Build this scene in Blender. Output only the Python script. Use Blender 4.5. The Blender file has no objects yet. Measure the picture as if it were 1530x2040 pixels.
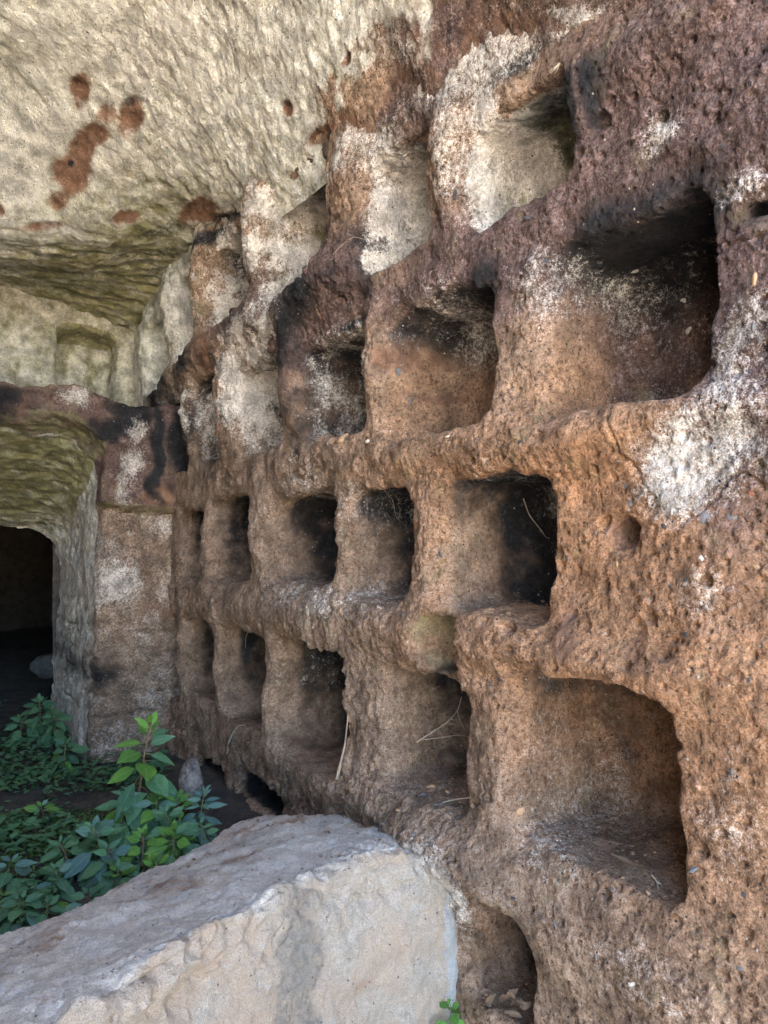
import bpy, math, random
import numpy as np
from mathutils import Vector, Matrix

# ------------------------------------------------------------------ camera, sky, sun, exposure
scene = bpy.context.scene
col = scene.collection
FPX, CX, HY = 1450.0, 765.0, 1085.0          # lens measured on the photograph (1530 x 2040)
HC = 1.0                                     # lens height above the cave floor
cam_d = bpy.data.cameras.new('camera')
cam = bpy.data.objects.new('camera', cam_d)
col.objects.link(cam)
cam.location = (0, 0, HC)
cam.rotation_euler = (math.radians(90), 0, 0)
cam_d.sensor_fit = 'VERTICAL'
cam_d.sensor_height = 36.0
cam_d.lens = 36.0 * FPX / 2040.0
cam_d.shift_y = (HY - 1020.0) / 2040.0
cam_d.clip_start = 0.02
cam_d.clip_end = 3000
scene.camera = cam

SUN_EL, SUN_AZ = 60.0, -18.0                  # azimuth measured from +Y towards +X
world = bpy.data.worlds.new('World')
scene.world = world
world.use_nodes = True
wnt = world.node_tree
sky = wnt.nodes.new('ShaderNodeTexSky')
sky.sky_type = 'NISHITA'
sky.sun_disc = False
sky.sun_elevation = math.radians(SUN_EL)
sky.sun_rotation = math.radians(SUN_AZ)
sky.air_density = 1.0
sky.dust_density = 2.0
bg = next(n for n in wnt.nodes if n.type == 'BACKGROUND')
bg.inputs['Strength'].default_value = 0.15
wnt.links.new(sky.outputs['Color'], bg.inputs['Color'])

sun_d = bpy.data.lights.new('sun', 'SUN')
sun_d.energy = 5.0
sun_d.angle = math.radians(0.5)
sun_d.color = (1.0, 0.94, 0.84)
sun = bpy.data.objects.new('sun', sun_d)
col.objects.link(sun)
_se, _sa = math.radians(SUN_EL), math.radians(SUN_AZ)
_sv = Vector((math.cos(_se) * math.sin(_sa), math.cos(_se) * math.cos(_sa), math.sin(_se)))
sun.rotation_euler = _sv.to_track_quat('Z', 'Y').to_euler()
sun.location = (-1, 4, 8)

scene.view_settings.view_transform = 'Standard'
scene.view_settings.look = 'None'
scene.view_settings.gamma = 1.0
scene.view_settings.use_curve_mapping = False
scene.view_settings.exposure = 4.4
scene.render.engine = 'CYCLES'
scene.cycles.max_bounces = 8
scene.cycles.diffuse_bounces = 6
scene.cycles.use_denoising = True
scene.cycles.sample_clamp_indirect = 8.0

rng = np.random.default_rng(7)
random.seed(7)

# ------------------------------------------------------------------ frames: the niche wall seen from above
ANG = math.atan((CX + 180.0) / FPX)
D = np.array([-math.sin(ANG), math.cos(ANG)])        # along the wall, into the cave
N = np.array([-math.cos(ANG), -math.sin(ANG)])       # out of the wall, into the room
PD = 1.06
F0 = -N * PD                                         # foot of the wall below the lens


def Wp(s, q, h):
    """wall frame (along, out, height over the lens) -> world points"""
    s, q, h = np.broadcast_arrays(np.asarray(s, float), np.asarray(q, float), np.asarray(h, float))
    return np.stack([F0[0] + s * D[0] + q * N[0], F0[1] + s * D[1] + q * N[1], h + HC], -1)


def to_wall(P):
    dx, dy = P[..., 0] - F0[0], P[..., 1] - F0[1]
    return dx * D[0] + dy * D[1], dx * N[0] + dy * N[1], P[..., 2] - HC


def s_of(px, q=0.0):
    r = (px - CX) / FPX
    fx, fy = F0[0] + q * N[0], F0[1] + q * N[1]
    return (fx - r * fy) / (r * D[1] - D[0])


def sz_h(px, py, q=0.0):
    s = s_of(px, q)
    z = F0[1] + q * N[1] + s * D[1]
    return s, z, (HY - py) * z / FPX


def unproj(px, py, z):
    return np.array([(px - CX) * z / FPX, z, HC + (HY - py) * z / FPX])


# ------------------------------------------------------------------ numpy noise
def _h(i, j, k, seed):
    x = (i.astype(np.uint32) * np.uint32(374761393)) ^ (j.astype(np.uint32) * np.uint32(668265263)) \
        ^ (k.astype(np.uint32) * np.uint32(2246822519)) ^ np.uint32((seed * 3266489917 + 12345) & 0xffffffff)
    x = (x ^ (x >> np.uint32(15))) * np.uint32(2246822519)
    x = (x ^ (x >> np.uint32(13))) * np.uint32(3266489917)
    x = x ^ (x >> np.uint32(16))
    return (x & np.uint32(0xffffff)).astype(np.float32) / np.float32(0xffffff)


_R = np.array([[0.36, 0.48, -0.8], [-0.8, 0.6, 0.0], [0.48, 0.64, 0.6]])


def vnoise(P, seed=0):
    """value noise in [-1, 1]"""
    P = P @ _R.T
    fl = np.floor(P)
    f = (P - fl).astype(np.float32)
    c = fl.astype(np.int64)
    u = f * f * f * (f * (f * 6 - 15) + 10)
    out = 0
    for a in (0, 1):
        wa = u[:, 0] if a else 1 - u[:, 0]
        for b in (0, 1):
            wb = wa * (u[:, 1] if b else 1 - u[:, 1])
            for d in (0, 1):
                out = out + wb * (u[:, 2] if d else 1 - u[:, 2]) * _h(c[:, 0] + a, c[:, 1] + b, c[:, 2] + d, seed)
    return out * 2 - 1


def fbm(P, scale, octaves=3, seed=0, gain=0.5, lac=2.1):
    """scale = wavelength in metres"""
    a, t, n = 1.0, 0.0, 0.0
    Q = P / scale
    for o in range(octaves):
        t = t + a * vnoise(Q + 17.3 * o, seed + o)
        n += a
        a *= gain
        Q = Q @ _R * lac
    return t / n


def pits(P, scale, rmax, prob, seed=0):
    """round pits one per lattice cell, 0..1 (1 in the middle)"""
    Q = (P @ _R.T) / scale
    fl = np.floor(Q)
    f = Q - fl
    c = fl.astype(np.int64)
    k = [_h(c[:, 0], c[:, 1], c[:, 2], seed + i) for i in range(5)]
    r = rmax * (0.45 + 0.55 * k[3]) * (k[4] < prob) + 1e-6
    d = np.sqrt(sum((f[:, i] - (0.36 + 0.28 * k[i])) ** 2 for i in range(3)))
    t = np.clip(1 - d / r, 0, 1)
    return np.sqrt(t * (2 - t))


def sstep(a, b, x):
    t = np.clip((x - a) / (b - a), 0, 1)
    return t * t * (3 - 2 * t)


def smax(a, b, k):
    h = np.clip(0.5 - 0.5 * (b - a) / k, 0, 1)
    return b * (1 - h) + a * h + k * h * (1 - h)


def smin(a, b, k):
    return -smax(-a, -b, k)


# ------------------------------------------------------------------ meshing
def surface_nets(f):
    """vertices in index space and outward quads (f < 0 is rock)"""
    sg = f < 0
    n0, n1, n2 = f.shape
    cnt = np.zeros((n0 - 1, n1 - 1, n2 - 1), np.uint8)
    for a in (0, 1):
        for b in (0, 1):
            for c in (0, 1):
                cnt += sg[a:n0 - 1 + a, b:n1 - 1 + b, c:n2 - 1 + c]
    m = (cnt > 0) & (cnt < 8)
    ijk = np.argwhere(m)
    idx = np.full(cnt.shape, -1, np.int32)
    idx[m] = np.arange(len(ijk), dtype=np.int32)
    I, J, K = ijk.T
    cv = {}
    for a in (0, 1):
        for b in (0, 1):
            for c in (0, 1):
                cv[a, b, c] = f[I + a, J + b, K + c]
    acc = np.zeros((len(ijk), 3), np.float32)
    w = np.zeros(len(ijk), np.float32)
    for ax in range(3):
        for u in (0, 1):
            for v in (0, 1):
                p = [u, v]
                p.insert(ax, 0)
                q = list(p)
                q[ax] = 1
                fa, fb = cv[tuple(p)], cv[tuple(q)]
                cr = (fa < 0) != (fb < 0)
                t = np.where(cr, fa / np.where(cr, fa - fb, 1), 0)
                for k in range(3):
                    acc[:, k] += cr * (t if k == ax else p[k])
                w += cr
    V = ijk + acc / w[:, None]
    quads = []
    for ax in range(3):
        sl0 = [slice(1, -1)] * 3
        sl1 = [slice(1, -1)] * 3
        sl0[ax] = slice(0, -1)
        sl1[ax] = slice(1, None)
        a, b = sg[tuple(sl0)], sg[tuple(sl1)]
        e = np.argwhere(a != b)
        off = np.ones(3, int)
        off[ax] = 0
        e0 = e + off
        u, v = [(1, 2), (2, 0), (0, 1)][ax]
        def cell(du, dv):
            c = e0.copy()
            c[:, u] += du
            c[:, v] += dv
            return idx[c[:, 0], c[:, 1], c[:, 2]]
        q = np.stack([cell(-1, -1), cell(0, -1), cell(0, 0), cell(-1, 0)], 1)
        flip = ~a[tuple(e.T)]
        q[flip] = q[flip][:, ::-1]
        quads.append(q[(q >= 0).all(1)])
    return V, np.concatenate(quads)


def edges_of(Q):
    e = np.concatenate([Q[:, [0, 1]], Q[:, [1, 2]], Q[:, [2, 3]], Q[:, [3, 0]]])
    e.sort(axis=1)
    key = e[:, 0].astype(np.int64) * (1 << 32) + e[:, 1]
    uk, inv = np.unique(key, return_inverse=True)
    return np.stack([uk >> 32, uk & 0xffffffff], 1).astype(np.int64), inv.reshape(4, -1).T


def smooth(V, Q, it=2, lam=0.5):
    E, _ = edges_of(Q)
    n = len(V)
    deg = np.bincount(E[:, 0], minlength=n) + np.bincount(E[:, 1], minlength=n)
    for _ in range(it):
        A = np.stack([np.bincount(E[:, 0], V[E[:, 1], k], n) + np.bincount(E[:, 1], V[E[:, 0], k], n)
                      for k in range(3)], 1) / np.maximum(deg, 1)[:, None]
        V = V + lam * (A - V)
    return V


def subdivide(V, Q):
    E, fe = edges_of(Q)
    n, m = len(V), len(E)
    mid = 0.5 * (V[E[:, 0]] + V[E[:, 1]])
    cen = V[Q].mean(1)
    VV = np.concatenate([V, mid, cen])
    fc = n + m + np.arange(len(Q))
    fe = fe + n
    out = [np.stack([Q[:, i], fe[:, i], fc, fe[:, (i + 3) % 4]], 1) for i in range(4)]
    return VV, np.concatenate(out)


def vnormals(V, Q):
    fn = np.cross(V[Q[:, 2]] - V[Q[:, 0]], V[Q[:, 3]] - V[Q[:, 1]])
    n = len(V)
    A = np.stack([sum(np.bincount(Q[:, i], fn[:, k], n) for i in range(4)) for k in range(3)], 1)
    return A / np.maximum(np.linalg.norm(A, axis=1), 1e-12)[:, None]


def grid_quads(a, b):
    i = np.arange(a * b).reshape(a, b)
    return np.stack([i[:-1, :-1], i[1:, :-1], i[1:, 1:], i[:-1, 1:]], -1).reshape(-1, 4)


def link(name, me, parent=None, loc=None):
    o = bpy.data.objects.new(name, me)
    col.objects.link(o)
    if parent is not None:
        o.parent = parent
    if loc is not None:
        o.location = loc
    return o


def mesh_from(name, V, F, mat=None, normals=None, attrs=None):
    """V (n,3), F (m,k) uniform polygons"""
    me = bpy.data.meshes.new(name)
    F = np.ascontiguousarray(F, dtype=np.int32)
    k = F.shape[1]
    me.vertices.add(len(V))
    me.vertices.foreach_set('co', np.ascontiguousarray(V, np.float32).ravel())
    me.loops.add(F.size)
    me.loops.foreach_set('vertex_index', F.ravel())
    me.polygons.add(len(F))
    me.polygons.foreach_set('loop_start', np.arange(0, F.size, k, dtype=np.int32))
    me.polygons.foreach_set('use_smooth', np.ones(len(F), bool))
    me.update(calc_edges=True)
    for an, A in (attrs or {}).items():
        at = me.attributes.new(an, 'FLOAT_COLOR', 'POINT')
        at.data.foreach_set('color', np.ascontiguousarray(A, np.float32).ravel())
    if normals is not None:
        me.normals_split_custom_set_from_vertices(np.ascontiguousarray(normals, np.float32))
    if mat:
        me.materials.append(mat)
    return me


def sub_mesh(name, V, Q, mask, mat, nrm, attrs, origin):
    q = Q[mask]
    u, inv = np.unique(q, return_inverse=True)
    return mesh_from(name, V[u] - origin, inv.reshape(q.shape), mat, None if nrm is None else nrm[u],
                     {k: a[u] for k, a in attrs.items()})


def tag(o, label=None, cat=None, group=None, kind=None):
    for k, v in (('label', label), ('category', cat), ('group', group), ('kind', kind)):
        if v:
            o[k] = v
    return o


# ------------------------------------------------------------------ materials
class NT:
    def __init__(self, name):
        self.m = bpy.data.materials.new(name)
        self.m.use_nodes = True
        self.t = self.m.node_tree
        self.p = next(n for n in self.t.nodes if n.type == 'BSDF_PRINCIPLED')
        self.out = next(n for n in self.t.nodes if n.type == 'OUTPUT_MATERIAL')

    def n(self, typ, **kw):
        nd = self.t.nodes.new(typ)
        for k, v in kw.items():
            setattr(nd, k, v)
        return nd

    def put(self, sock, v):
        if hasattr(v, 'links') or isinstance(v, bpy.types.NodeSocket):
            self.t.links.new(v, sock)
        elif isinstance(v, tuple) and len(v) == 3 and sock.type == 'RGBA':
            sock.default_value = (*v, 1)
        else:
            sock.default_value = v

    def noise(self, vec, scale, detail=4, rough=0.6, dist=0.0):
        nd = self.n('ShaderNodeTexNoise')
        self.put(nd.inputs['Vector'], vec)
        nd.inputs['Scale'].default_value = scale
        nd.inputs['Detail'].default_value = detail
        nd.inputs['Roughness'].default_value = rough
        nd.inputs['Distortion'].default_value = dist
        return nd.outputs['Fac']

    def voro(self, vec, scale, feature='F1', out='Distance'):
        nd = self.n('ShaderNodeTexVoronoi', feature=feature)
        self.put(nd.inputs['Vector'], vec)
        nd.inputs['Scale'].default_value = scale
        return nd.outputs[out]

    def math(self, op, a, b=0.0, c=0.0):
        nd = self.n('ShaderNodeMath', operation=op)
        for i, v in enumerate((a, b, c)):
            self.put(nd.inputs[i], v)
        return nd.outputs[0]

    def rng(self, x, a, b, c=0.0, d=1.0, sm=True):
        nd = self.n('ShaderNodeMapRange')
        nd.interpolation_type = 'SMOOTHSTEP' if sm else 'LINEAR'
        self.put(nd.inputs[0], x)
        for i, v in zip((1, 2, 3, 4), (a, b, c, d)):
            self.put(nd.inputs[i], v)
        return nd.outputs[0]

    def mix(self, f, a, b, mode='MIX'):
        nd = self.n('ShaderNodeMix', data_type='RGBA', blend_type=mode)
        self.put(nd.inputs[0], f)
        self.put(nd.inputs[6], a)
        self.put(nd.inputs[7], b)
        return nd.outputs[2]

    def coord(self):
        return self.n('ShaderNodeTexCoord').outputs['Object']

    def attr(self, name):
        nd = self.n('ShaderNodeAttribute', attribute_name=name)
        sp = self.n('ShaderNodeSeparateColor')
        self.t.links.new(nd.outputs['Color'], sp.inputs[0])
        return sp.outputs[0], sp.outputs[1], sp.outputs[2], nd.outputs['Alpha']

    def bump(self, h, strength, dist, normal=None):
        nd = self.n('ShaderNodeBump')
        nd.inputs['Strength'].default_value = strength
        nd.inputs['Distance'].default_value = dist
        self.put(nd.inputs['Height'], h)
        if normal is not None:
            self.put(nd.inputs['Normal'], normal)
        return nd.outputs[0]


COL = dict(tanA=(0.52, 0.36, 0.245), tanB=(0.20, 0.12, 0.073), tanC=(0.09, 0.055, 0.036),
           orange=(0.48, 0.255, 0.133), purple=(0.085, 0.05, 0.042), purple2=(0.23, 0.155, 0.135),
           cream=(0.86, 0.84, 0.755), cream2=(0.66, 0.62, 0.505), green=(0.34, 0.31, 0.155),
           white=(0.74, 0.69, 0.63), black=(0.02, 0.02, 0.022), red=(0.20, 0.085, 0.05),
           dust=(0.37, 0.28, 0.21))


def tuff_material(name, grain=1.0):
    """volcanic tuff: the painted attributes say where each weathering layer lies, noise breaks their edges up"""
    T = NT(name)
    v = T.coord()
    # attribute channels: m1 = white, black, orange, purple; m2 = cream, green, dust, red
    w_, b_, o_, p_ = T.attr('m1')
    c_, g_, d_, r_ = T.attr('m2')
    nb = T.noise(v, 7, 5, 0.62)
    nm = T.noise(v, 24, 6, 0.68)
    nf = T.noise(v, 95, 6, 0.72)
    ng = T.noise(v, 330, 3, 0.7)
    mixn = T.math('ADD', T.math('MULTIPLY', nm, 0.5), T.math('MULTIPLY', nf, 0.5))
    sharp = T.math('ADD', T.math('MULTIPLY', nf, 0.68), T.math('MULTIPLY', ng, 0.32))
    base = T.mix(T.rng(T.math('ADD', T.math('MULTIPLY', mixn, 0.5), T.math('MULTIPLY', sharp, 0.5)), 0.40, 0.60), COL['tanB'], COL['tanA'])
    base = T.mix(T.rng(sharp, 0.36, 0.47, 1.0, 0.0), base, COL['tanC'])

    def lay(base, m, colr, n, wdt=0.16, amp=2.2):
        x = T.math('ADD', T.math('MULTIPLY_ADD', n, amp, 0.5 - 0.5 * amp), T.math('SUBTRACT', m, 1.0))
        f = T.rng(x, -wdt, wdt)
        return T.mix(f, base, colr)

    comb = T.math('ADD', T.math('MULTIPLY', nb, 0.35), T.math('ADD', T.math('MULTIPLY', nm, 0.3), T.math('MULTIPLY', nf, 0.35)))
    fine = T.math('ADD', T.math('MULTIPLY', nm, 0.35), T.math('ADD', T.math('MULTIPLY', nf, 0.45), T.math('MULTIPLY', ng, 0.2)))
    fineg = T.math('ADD', T.math('MULTIPLY', nm, 0.3), T.math('ADD', T.math('MULTIPLY', nf, 0.4), T.math('MULTIPLY', ng, 0.3)))
    inv = T.math('SUBTRACT', 1.0, T.noise(v, 11, 7, 0.7))
    base = lay(base, o_, T.mix(T.rng(sharp, 0.40, 0.60), (0.22, 0.115, 0.058), COL['orange']), comb, 0.35)
    base = lay(base, p_, T.mix(T.rng(sharp, 0.42, 0.60), COL['purple'], COL['purple2']), comb, 0.3)
    base = lay(base, d_, T.mix(T.rng(sharp, 0.38, 0.62), COL['tanB'], COL['dust']), comb, 0.4)
    base = lay(base, c_, T.mix(T.rng(T.math('ADD', T.math('MULTIPLY', mixn, 0.5), T.math('MULTIPLY', sharp, 0.5)), 0.40, 0.57), COL['cream2'], COL['cream']), comb, 0.25)
    base = lay(base, g_, T.mix(nf, COL['green'], (0.2, 0.19, 0.09)), inv, 0.45)
    base = lay(base, r_, T.mix(sharp, (0.16, 0.07, 0.042), (0.38, 0.235, 0.15)), T.math('MULTIPLY_ADD', inv, 0.6, T.math('MULTIPLY', fine, 0.4)), 0.24)
    base = lay(base, b_, T.mix(T.rng(nf, 0.5, 0.75), COL['black'], (0.07, 0.06, 0.055)), T.math('MULTIPLY_ADD', fine, 0.55, T.math('MULTIPLY', inv, 0.45)), 0.34, 2.6)
    base = lay(base, w_, T.mix(T.rng(sharp, 0.4, 0.62), (0.50, 0.43, 0.36), (0.80, 0.75, 0.68)), fineg, 0.26, 2.6)
    # mineral grains: pale and dark flecks
    vr = T.n('ShaderNodeTexVoronoi')
    T.put(vr.inputs['Vector'], v)
    vr.inputs['Scale'].default_value = 120
    sep = T.n('ShaderNodeSeparateColor')
    T.t.links.new(vr.outputs['Color'], sep.inputs[0])
    near = T.rng(vr.outputs['Distance'], 0.18, 0.34, 1.0, 0.0)
    base = T.mix(T.math('MULTIPLY', near, T.math('GREATER_THAN', sep.outputs[0], 0.985)), base, (0.50, 0.44, 0.37))
    base = T.mix(T.math('MULTIPLY', near, T.math('GREATER_THAN', sep.outputs[1], 0.93)), base, (0.045, 0.04, 0.042))
    base = T.mix(1.0, base, T.mix(T.rng(ng, 0.3, 0.7), (0.80, 0.80, 0.80), (1.12, 1.12, 1.12)), 'MULTIPLY')
    base = T.mix(1.0, base, T.mix(T.rng(T.noise(v, 17, 4, 0.6), 0.34, 0.66), (0.66, 0.64, 0.62), (1.22, 1.20, 1.18)), 'MULTIPLY')
    T.put(T.p.inputs['Base Color'], base)
    T.p.inputs['Roughness'].default_value = 0.93
    T.p.inputs['Specular IOR Level'].default_value = 0.25
    hgt = T.math('ADD', T.math('MULTIPLY', nf, 0.9), T.math('MULTIPLY', ng, 0.45))
    pit = T.rng(T.voro(v, 85), 0.05, 0.4)
    hgt = T.math('ADD', hgt, T.math('MULTIPLY', pit, 0.35))
    T.put(T.p.inputs['Normal'], T.bump(hgt, 1.0 * grain, 0.013))
    return T.m


def simple_rock(name, c1, c2, scale=30, bump=0.6, rough=0.9):
    T = NT(name)
    v = T.coord()
    n1 = T.noise(v, scale, 7, 0.68)
    n2 = T.noise(v, scale * 5, 4, 0.7)
    k = T.math('ADD', T.math('MULTIPLY', n1, 0.6), T.math('MULTIPLY', n2, 0.4))
    T.put(T.p.inputs['Base Color'], T.mix(T.rng(k, 0.35, 0.65), c1, c2))
    T.p.inputs['Roughness'].default_value = rough
    T.p.inputs['Specular IOR Level'].default_value = 0.25
    T.put(T.p.inputs['Normal'], T.bump(k, bump, 0.25 / scale))
    return T.m


TUFF = tuff_material('tuff')

# ------------------------------------------------------------------ the niche wall
# niche openings measured on the wall plane: left lip, right lip, top, bottom (photo pixels), depth, corner radius, label
NICHES = [
    # top row, cut by the vault
    (932, 1146, 118, 335, .19, .05, 'R1a'), (742, 866, 235, 470, .19, .05, 'R1b'), (548, 660, 290, 545, .24, .06, 'R1c'),
    (430, 512, 420, 605, .34, .05, 'R1d'), (357, 401, 520, 700, .38, .05, 'R1e'), (303, 338, 620, 770, .36, .05, 'R1f'),
    # second row
    (1085, 1418, 345, 765, .27, .07, 'R2a'), (775, 985, 535, 832, .22, .06, 'R2b'), (612, 738, 640, 850, .28, .05, 'R2c'),
    (478, 574, 690, 885, .36, .05, 'R2d'), (396, 442, 735, 905, .38, .05, 'R2e'), (335, 382, 790, 930, .36, .05, 'R2f'),
    # third row
    (893, 1108, 930, 1236, .24, .045, 'R3a'), (705, 826, 966, 1203, .22, .06, 'R3b'), (545, 676, 972, 1168, .24, .07, 'R3c'),
    (425, 503, 985, 1160, .36, .05, 'R3d'), (358, 409, 1012, 1156, .40, .04, 'R3e'),
    # fourth row
    (1030, 1364, 1405, 1812, .27, .035, 'R4a'), (765, 941, 1372, 1640, .25, .05, 'R4b'), (560, 694, 1300, 1556, .30, .05, 'R4c'),
    (447, 538, 1272, 1480, .38, .05, 'R4d'), (374, 433, 1244, 1408, .40, .04, 'R4e'), (322, 363, 1238, 1395, .38, .04, 'R4f'),
    # lowest row, beside the parapet
    (928, 1068, 1850, 2080, .24, .05, 'R5a'),
    # small hollows
    (842, 916, 1235, 1350, .07, .05, 'odd'), (1208, 1258, 1038, 1092, .085, .025, 'cav'), (1468, 1545, 382, 411, .10, .012, 'slit'),
    (396, 442, 1535, 1585, .08, .04, 'low'), (470, 560, 1588, 1650, .10, .05, 'low2'),
]
NI = {n[6]: i for i, n in enumerate(NICHES)}

# swellings of the wall face: x, y, rx, ry (photo pixels), metres out (+) or in (-)
BULGES = [
    (655, 575, 90, 50, .085), (500, 645, 70, 42, .065), (400, 712, 45, 36, .06), (335, 770, 40, 30, .05), (690, 500, 60, 50, .03), (560, 470, 40, 110, .02),
    (780, 1230, 170, 60, .03), (450, 1205, 140, 45, .035), (620, 1240, 90, 50, .03), (880, 900, 190, 40, .025),
    (630, 1420, 60, 170, .02), (1110, 900, 120, 45, .03), (1230, 560, 140, 260, -.03), (1080, 1300, 200, 60, .03),
    (990, 1580, 60, 190, .025), (1150, 1880, 150, 90, .03), (1480, 1500, 120, 400, .0), (860, 1290, 70, 55, .03),
    (745, 1600, 160, 60, .05), (880, 1690, 80, 70, .05), (960, 1760, 60, 60, .03), (340, 1500, 60, 140, .03),
    (1170, 150, 60, 150, .02), (1330, 60, 180, 60, .03), (1450, 300, 120, 160, .0), (700, 900, 200, 40, .02),
    (1330, 820, 200, 40, .02), (660, 870, 26, 26, .018),
    (530, 450, 22, 120, .075), (412, 545, 16, 110, .075), (346, 620, 12, 90, .065), (298, 690, 10, 80, .05), (700, 340, 30, 110, .05), (900, 290, 30, 130, .045),
    (592, 730, 20, 110, .06), (456, 790, 18, 100, .06), (388, 830, 11, 80, .05), (328, 860, 10, 70, .04), (755, 700, 22, 150, .045),
    (520, 1070, 14, 90, .045), (690, 1080, 12, 100, .03), (417, 1080, 9, 80, .04), (548, 1400, 14, 120, .05), (440, 1340, 9, 90, .04), (368, 1310, 7, 80, .035), (850, 1090, 26, 130, .03), (1240, 1340, 160, 45, .02), (480, 1020, 120, 30, .012),
]


def bulge_field(S, H, P=None):
    B = np.zeros(np.broadcast(S, H).shape)
    for px, py, rx, ry, a in BULGES:
        s0, z0, h0 = sz_h(px, py)
        rs = abs(s_of(px + rx) - s_of(px - rx)) / 2
        rh = ry * z0 / FPX
        B = B + a * np.exp(-((S - s0) / rs) ** 2 - ((H - h0) / rh) ** 2)
    return B


NPAR = []
for (xl, xr, yt, yb, dep, rad, nm) in NICHES:
    s0, z0, ht = sz_h(xr, yt)
    _, _, hb = sz_h(xr, yb)
    s1 = s_of(xl)
    if dep > .12:
        s0, s1, hb, ht = s0 + .012, s1 + .012, hb - .010, ht + .006
    NPAR.append((s0, s1, hb, ht, dep, rad * .85, nm))


def niche_sd(i, S, Q, H):
    s0, s1, hb, ht, dep, rad, nm = NPAR[i]
    cs, ch = 0.5 * (s0 + s1), 0.5 * (hb + ht)
    # slightly narrower towards the back, floor slightly tilted, top arched
    tap = np.clip(-Q, 0, .4) * 0.10
    ax = np.abs(S - cs) - (0.5 * (s1 - s0) - rad - tap)
    arch = (0.02 if nm == 'R4a' else 0.08) * (S - cs) ** 2 / max(s1 - s0, .05)
    ay = np.abs(H - ch + arch * (H > ch)) - (0.5 * (ht - hb) - rad - 0.7 * tap)
    d2 = np.sqrt(np.maximum(ax, 0) ** 2 + np.maximum(ay, 0) ** 2) + np.minimum(np.maximum(ax, ay), 0) - rad
    return smax(d2, -(Q + dep) + 0 * d2, .06 if dep > .1 else .03)


ZS0, ZS1 = 0.93, 4.42
NS, NQ, NH = 330, 112, 340
zz = np.exp(np.linspace(math.log(ZS0), math.log(ZS1), NS))
s_ax = (zz - F0[1]) / D[1]
q_ax = np.linspace(-.45, .17, NQ)
e_ax = np.linspace(-.88, .90, NH)
S2 = s_ax[:, None]
H2 = zz[:, None] * e_ax[None, :]
_p = np.stack([np.broadcast_to(S2, H2.shape).ravel(), np.zeros(H2.size), H2.ravel()], 1)
wob = [fbm(_p, .16, 3, 40 + i).reshape(H2.shape) for i in range(2)]
lowf = fbm(_p, .45, 3, 50).reshape(H2.shape)
rockB = bulge_field(S2, H2) + .018 * lowf
f = (q_ax[None, :, None] - rockB[:, None, :]).astype(np.float32)
SW = S2 + .020 * wob[0]
HW = H2 + .016 * wob[1]
for i, (s0, s1, hb, ht, dep, rad, nm) in enumerate(NPAR):
    a = np.searchsorted(s_ax, s0 - .12)
    b = np.searchsorted(s_ax, s1 + .15)
    a, b = max(a - 1, 0), min(b + 1, NS)
    if b - a < 3:
        continue
    s_, h_ = SW[a:b, None, :], HW[a:b, None, :]
    nd = niche_sd(i, s_, q_ax[None, :, None], h_)
    big = dep > .12
    t = np.clip((s_ax[a:b] - s0) / max(s1 - s0, .01), 0, 1)[:, None, None]
    k = (.008 + (.050 if s0 < 2.2 else .028) * t ** 3) if big else .03
    f[a:b] = smax(f[a:b], -nd, k).astype(np.float32)
f[:, 0, :] = np.minimum(f[:, 0, :], -.01)
Vi, Qd = surface_nets(f)
s_v = np.interp(Vi[:, 0], np.arange(NS), s_ax)
q_v = np.interp(Vi[:, 1], np.arange(NQ), q_ax)
z_v = np.interp(Vi[:, 0], np.arange(NS), zz)
h_v = np.interp(Vi[:, 2], np.arange(NH), e_ax) * z_v
V = np.stack([s_v, q_v, h_v], 1)
V = smooth(V, Qd, 3, .5)
# drop what lies under the floor or high above the vault
cen = V[Qd].mean(1)
keep = (cen[:, 2] > -1.25) & (cen[:, 2] < 2.1)
Qd = Qd[keep]
V, Qd = subdivide(V, Qd)
V = smooth(V, Qd, 1, .5)
# parts: which niche a face lies in
cen = V[Qd].mean(1)
fpart = np.full(len(Qd), -1, np.int16)
facedepth = cen[:, 1] - (bulge_field(cen[:, 0], cen[:, 2]))
for i, (s0, s1, hb, ht, dep, rad, nm) in enumerate(NPAR):
    m = (cen[:, 0] > s0 - .1) & (cen[:, 0] < s1 + .12) & (cen[:, 2] > hb - .1) & (cen[:, 2] < ht + .1)
    ix = np.where(m)[0]
    nd = niche_sd(i, cen[ix, 0], np.minimum(cen[ix, 1], -.02), cen[ix, 2])
    ok = (nd < .022) & (facedepth[ix] < -.026)
    fpart[ix[ok]] = i

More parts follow.
